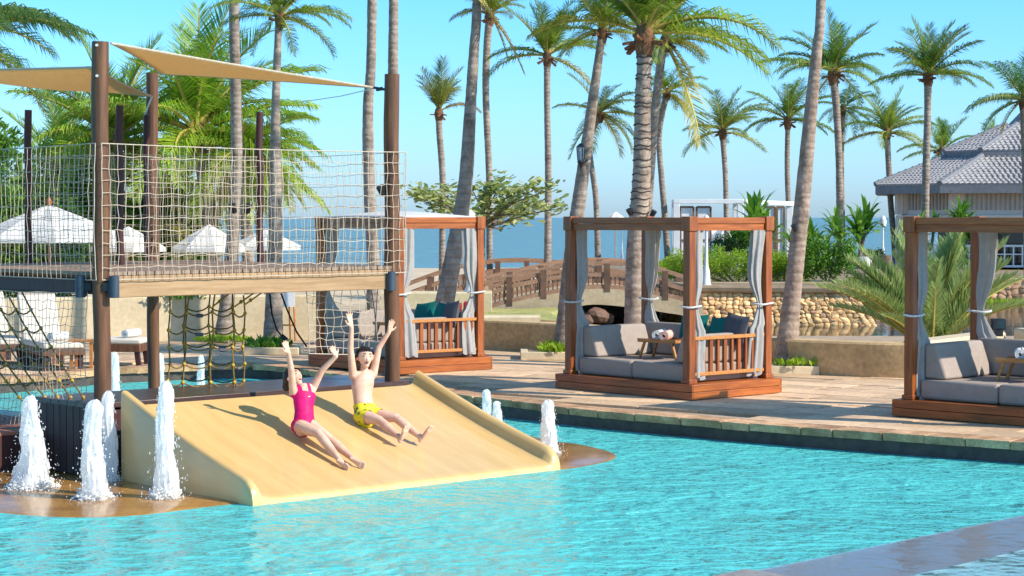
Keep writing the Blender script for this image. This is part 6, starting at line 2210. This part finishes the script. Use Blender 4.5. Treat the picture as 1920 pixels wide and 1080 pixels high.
    dg = bpy.context.evaluated_depsgraph_get()
    me = bpy.data.meshes.new_from_object(tmp.evaluated_get(dg))
    bpy.data.objects.remove(tmp)
    me.name = 'body'
    me.materials.clear(); me.materials.append(M['skin'])
    me.polygons.foreach_set('use_smooth', [True] * len(me.polygons))
    link('body', me, t)
    # assign every vertex to its nearest segment
    grp, par = [], []
    lc = [(a - o0, b - o0, ra, rb, g) for a, b, ra, rb, g in caps + cls]
    for v in me.vertices:
        best = 1e9; bg_ = None; bt = 0
        p = v.co
        for a, b, ra, rb, g in lc:
            d = b - a
            tt_ = max(0, min(1, (p - a).dot(d) / d.length_squared))
            dist = (p - a - d * tt_).length - (ra + (rb - ra) * tt_)
            if dist < best:
                best, bg_, bt = dist, g, tt_
        grp.append(bg_); par.append(bt)
    def shell(name, keep, off, mt, wob=0.0):
        idx = {}
        vs, fs = [], []
        for f in me.polygons:
            if all(keep(i) for i in f.vertices):
                r_ = []
                for i in f.vertices:
                    if i not in idx:
                        v = me.vertices[i]
                        idx[i] = len(vs)
                        w = off + (wob * noise.noise(v.co * 30) if wob else 0)
                        vs.append(v.co + v.normal * w)
                    r_.append(idx[i])
                fs.append(tuple(r_))
        b = MB().add(vs, fs)
        return obj(name, b, mt, t, ang=180)
    ax = (J['neck'] - J['hip']); axl = ax.length; ax.normalize()
    H0 = J['hip'] - o0
    def tcoord(i):
        return (me.vertices[i].co - H0).dot(ax) / axl
    def lcoord(i):
        return (me.vertices[i].co - H0 - ax * tcoord(i) * axl).dot(lat)
    clothes(shell, grp, par, tcoord, lcoord, me, H0, fwd, t)
    hdl = hd - o0
    def is_hair(i):
        if grp[i] != 'head':
            return False
        q = me.vertices[i].co - hdl
        f_, u_, s_2 = q.dot(fc), q.dot(up), abs(q.dot(sd_))
        return (u_ > .054 * sc_ + max(0, f_) * .10) or (f_ < -.005 * sc_ and u_ > -.055 * sc_) or (f_ < .032 * sc_ and u_ > .0 and s_2 > .058 * sc_)
    shell('hair', is_hair, .014, M['hair'], .010)
    for s in (-1, 1):
        c = hdl + fc * .083 * sc_ + sd_ * s * .033 * sc_ + up * .018 * sc_
        obj('eye', MB().blob(c - fc * .003, (.010 * sc_, .007 * sc_, .0042 * sc_), M=Matrix((sd_, fc, up)).transposed(), lv=1), M['eye'], t)
        b = MB().tube([c + fc * .006 + up * .022 * sc_ - sd_ * .016 * sc_, c + fc * .01 + up * .026 * sc_, c + fc * .006 + up * .022 * sc_ + sd_ * .016 * sc_], .0035 * sc_, n=6)
        obj('eyebrow', b, M['hair'], t)
    c = hdl + fc * .080 * sc_ - up * .042 * sc_
    Mo = Matrix((sd_, fc, up)).transposed()
    obj('mouth', MB().blob(c, (.017 * sc_, .010 * sc_, .010 * sc_ * face), M=Mo, lv=1), M['lip'], t)
    return t
down = (-sb).normalized()
fwd3 = Vector((down.x, down.y, .1)).normalized()
def lift(p, h):        # a point at least h above the slide surface
    z = slide_z(p.x, p.y) + h
    return Vector((p.x, p.y, max(p.z, z)))
JG = dict(hip=lift(Q(569, 798, 18.95), .072), waist=Q(570, 772, 19.03), chest=Q(571, 748, 19.08), neck=Q(567, 722, 19.12), head=Q(551, 711, 19.20),
          rs=Q(550, 737, 19.05), re=Q(546, 693, 18.95), rw=Q(541, 663, 18.92), rh=Q(533, 640, 18.92),
          ls=Q(587, 727, 19.18), le=Q(604, 694, 19.14), lw=Q(630, 668, 19.10), lh=Q(621, 650, 19.10),
          rk=Q(596, 812, 18.72), ra=lift(Q(640, 866, 18.42), .03), rt=lift(Q(655, 879, 18.36), .012),
          lk=Q(619, 824, 18.76), la=lift(Q(664, 862, 18.52), .03), lt=lift(Q(685, 875, 18.47), .012),
          fwd=fwd3, hl=Vector((sw.x, sw.y, 0)), hup=Vector((-.35, .40, .85)), face=Vector((.7, -.5, .55)))
def suit(shell, grp, par, tc, lc, me, H0, fwd, t):
    def keep(i):
        g = grp[i]
        tt_ = tc(i); l = abs(lc(i))
        fr = (me.vertices[i].co - H0).dot(fwd)
        if g == 'pelvis':
            return True
        if g == 'torso':
            return tt_ < .80 or (.025 < l < .062)
        if g == 'yoke':
            return tt_ < .72 or (.030 < l < .060)
        if g == 'thigh':
            return par[i] < .10
        return False
    shell('swimsuit', keep, .0035, M['swimsuit'])
    # small pale badge on the chest
    best = min(range(len(me.vertices)), key=lambda i: abs(tc(i) - .66) * 2 + abs(lc(i) - .03) * 6 - (me.vertices[i].co - H0).dot(Vector((.35, -.9, .1))) * 2 + (0 if grp[i] in ('torso', 'yoke') else 9))
    v = me.vertices[best]
    n_ = v.normal
    rt = n_.cross(Vector((0, 0, 1))).normalized()
    Mo = Matrix((rt, n_, rt.cross(n_))).transposed()
    obj('badge', MB().blob(v.co + n_ * .005, (.014, .002, .005), M=Mo, lv=1), M['white'], t)
person('girl in a magenta swimsuit sitting on the slide with both arms raised', JG, 1.0, suit, True, .8)
JB = dict(hip=lift(Q(687, 779, 19.70), .072), waist=Q(680, 750, 19.76), chest=Q(680, 722, 19.80), neck=Q(682, 698, 19.82), head=Q(684, 672, 19.84),
          rs=Q(662, 704, 19.78), re=Q(657, 654, 19.74), rw=Q(659, 614, 19.72), rh=Q(653, 585, 19.72),
          ls=Q(700, 700, 19.86), le=Q(710, 652, 19.86), lw=Q(729, 623, 19.86), lh=Q(735, 600, 19.86),
          rk=Q(711, 788, 19.50), ra=lift(Q(750, 821, 19.27), .035), rt=Q(763, 797, 19.24),
          lk=Q(742, 783, 19.60), la=lift(Q(789, 820, 19.42), .035), lt=Q(809, 796, 19.39),
          fwd=fwd3, hl=Vector((sw.x, sw.y, 0)), hup=Vector((.02, .12, 1)), face=Vector((.35, -.9, .12)))
def shorts(shell, grp, par, tc, lc, me, H0, fwd, t):
    def keep(i):
        g = grp[i]
        if g == 'pelvis':
            return tc(i) < .26
        if g == 'torso':
            return tc(i) < .22
        if g == 'thigh':
            return par[i] < .80
        return False
    shell('swim_trunks', keep, .009, M['trunks'], .004)
person('boy in yellow printed swim trunks sitting on the slide with both arms raised', JB, 1.03, shorts, None, 1.5)
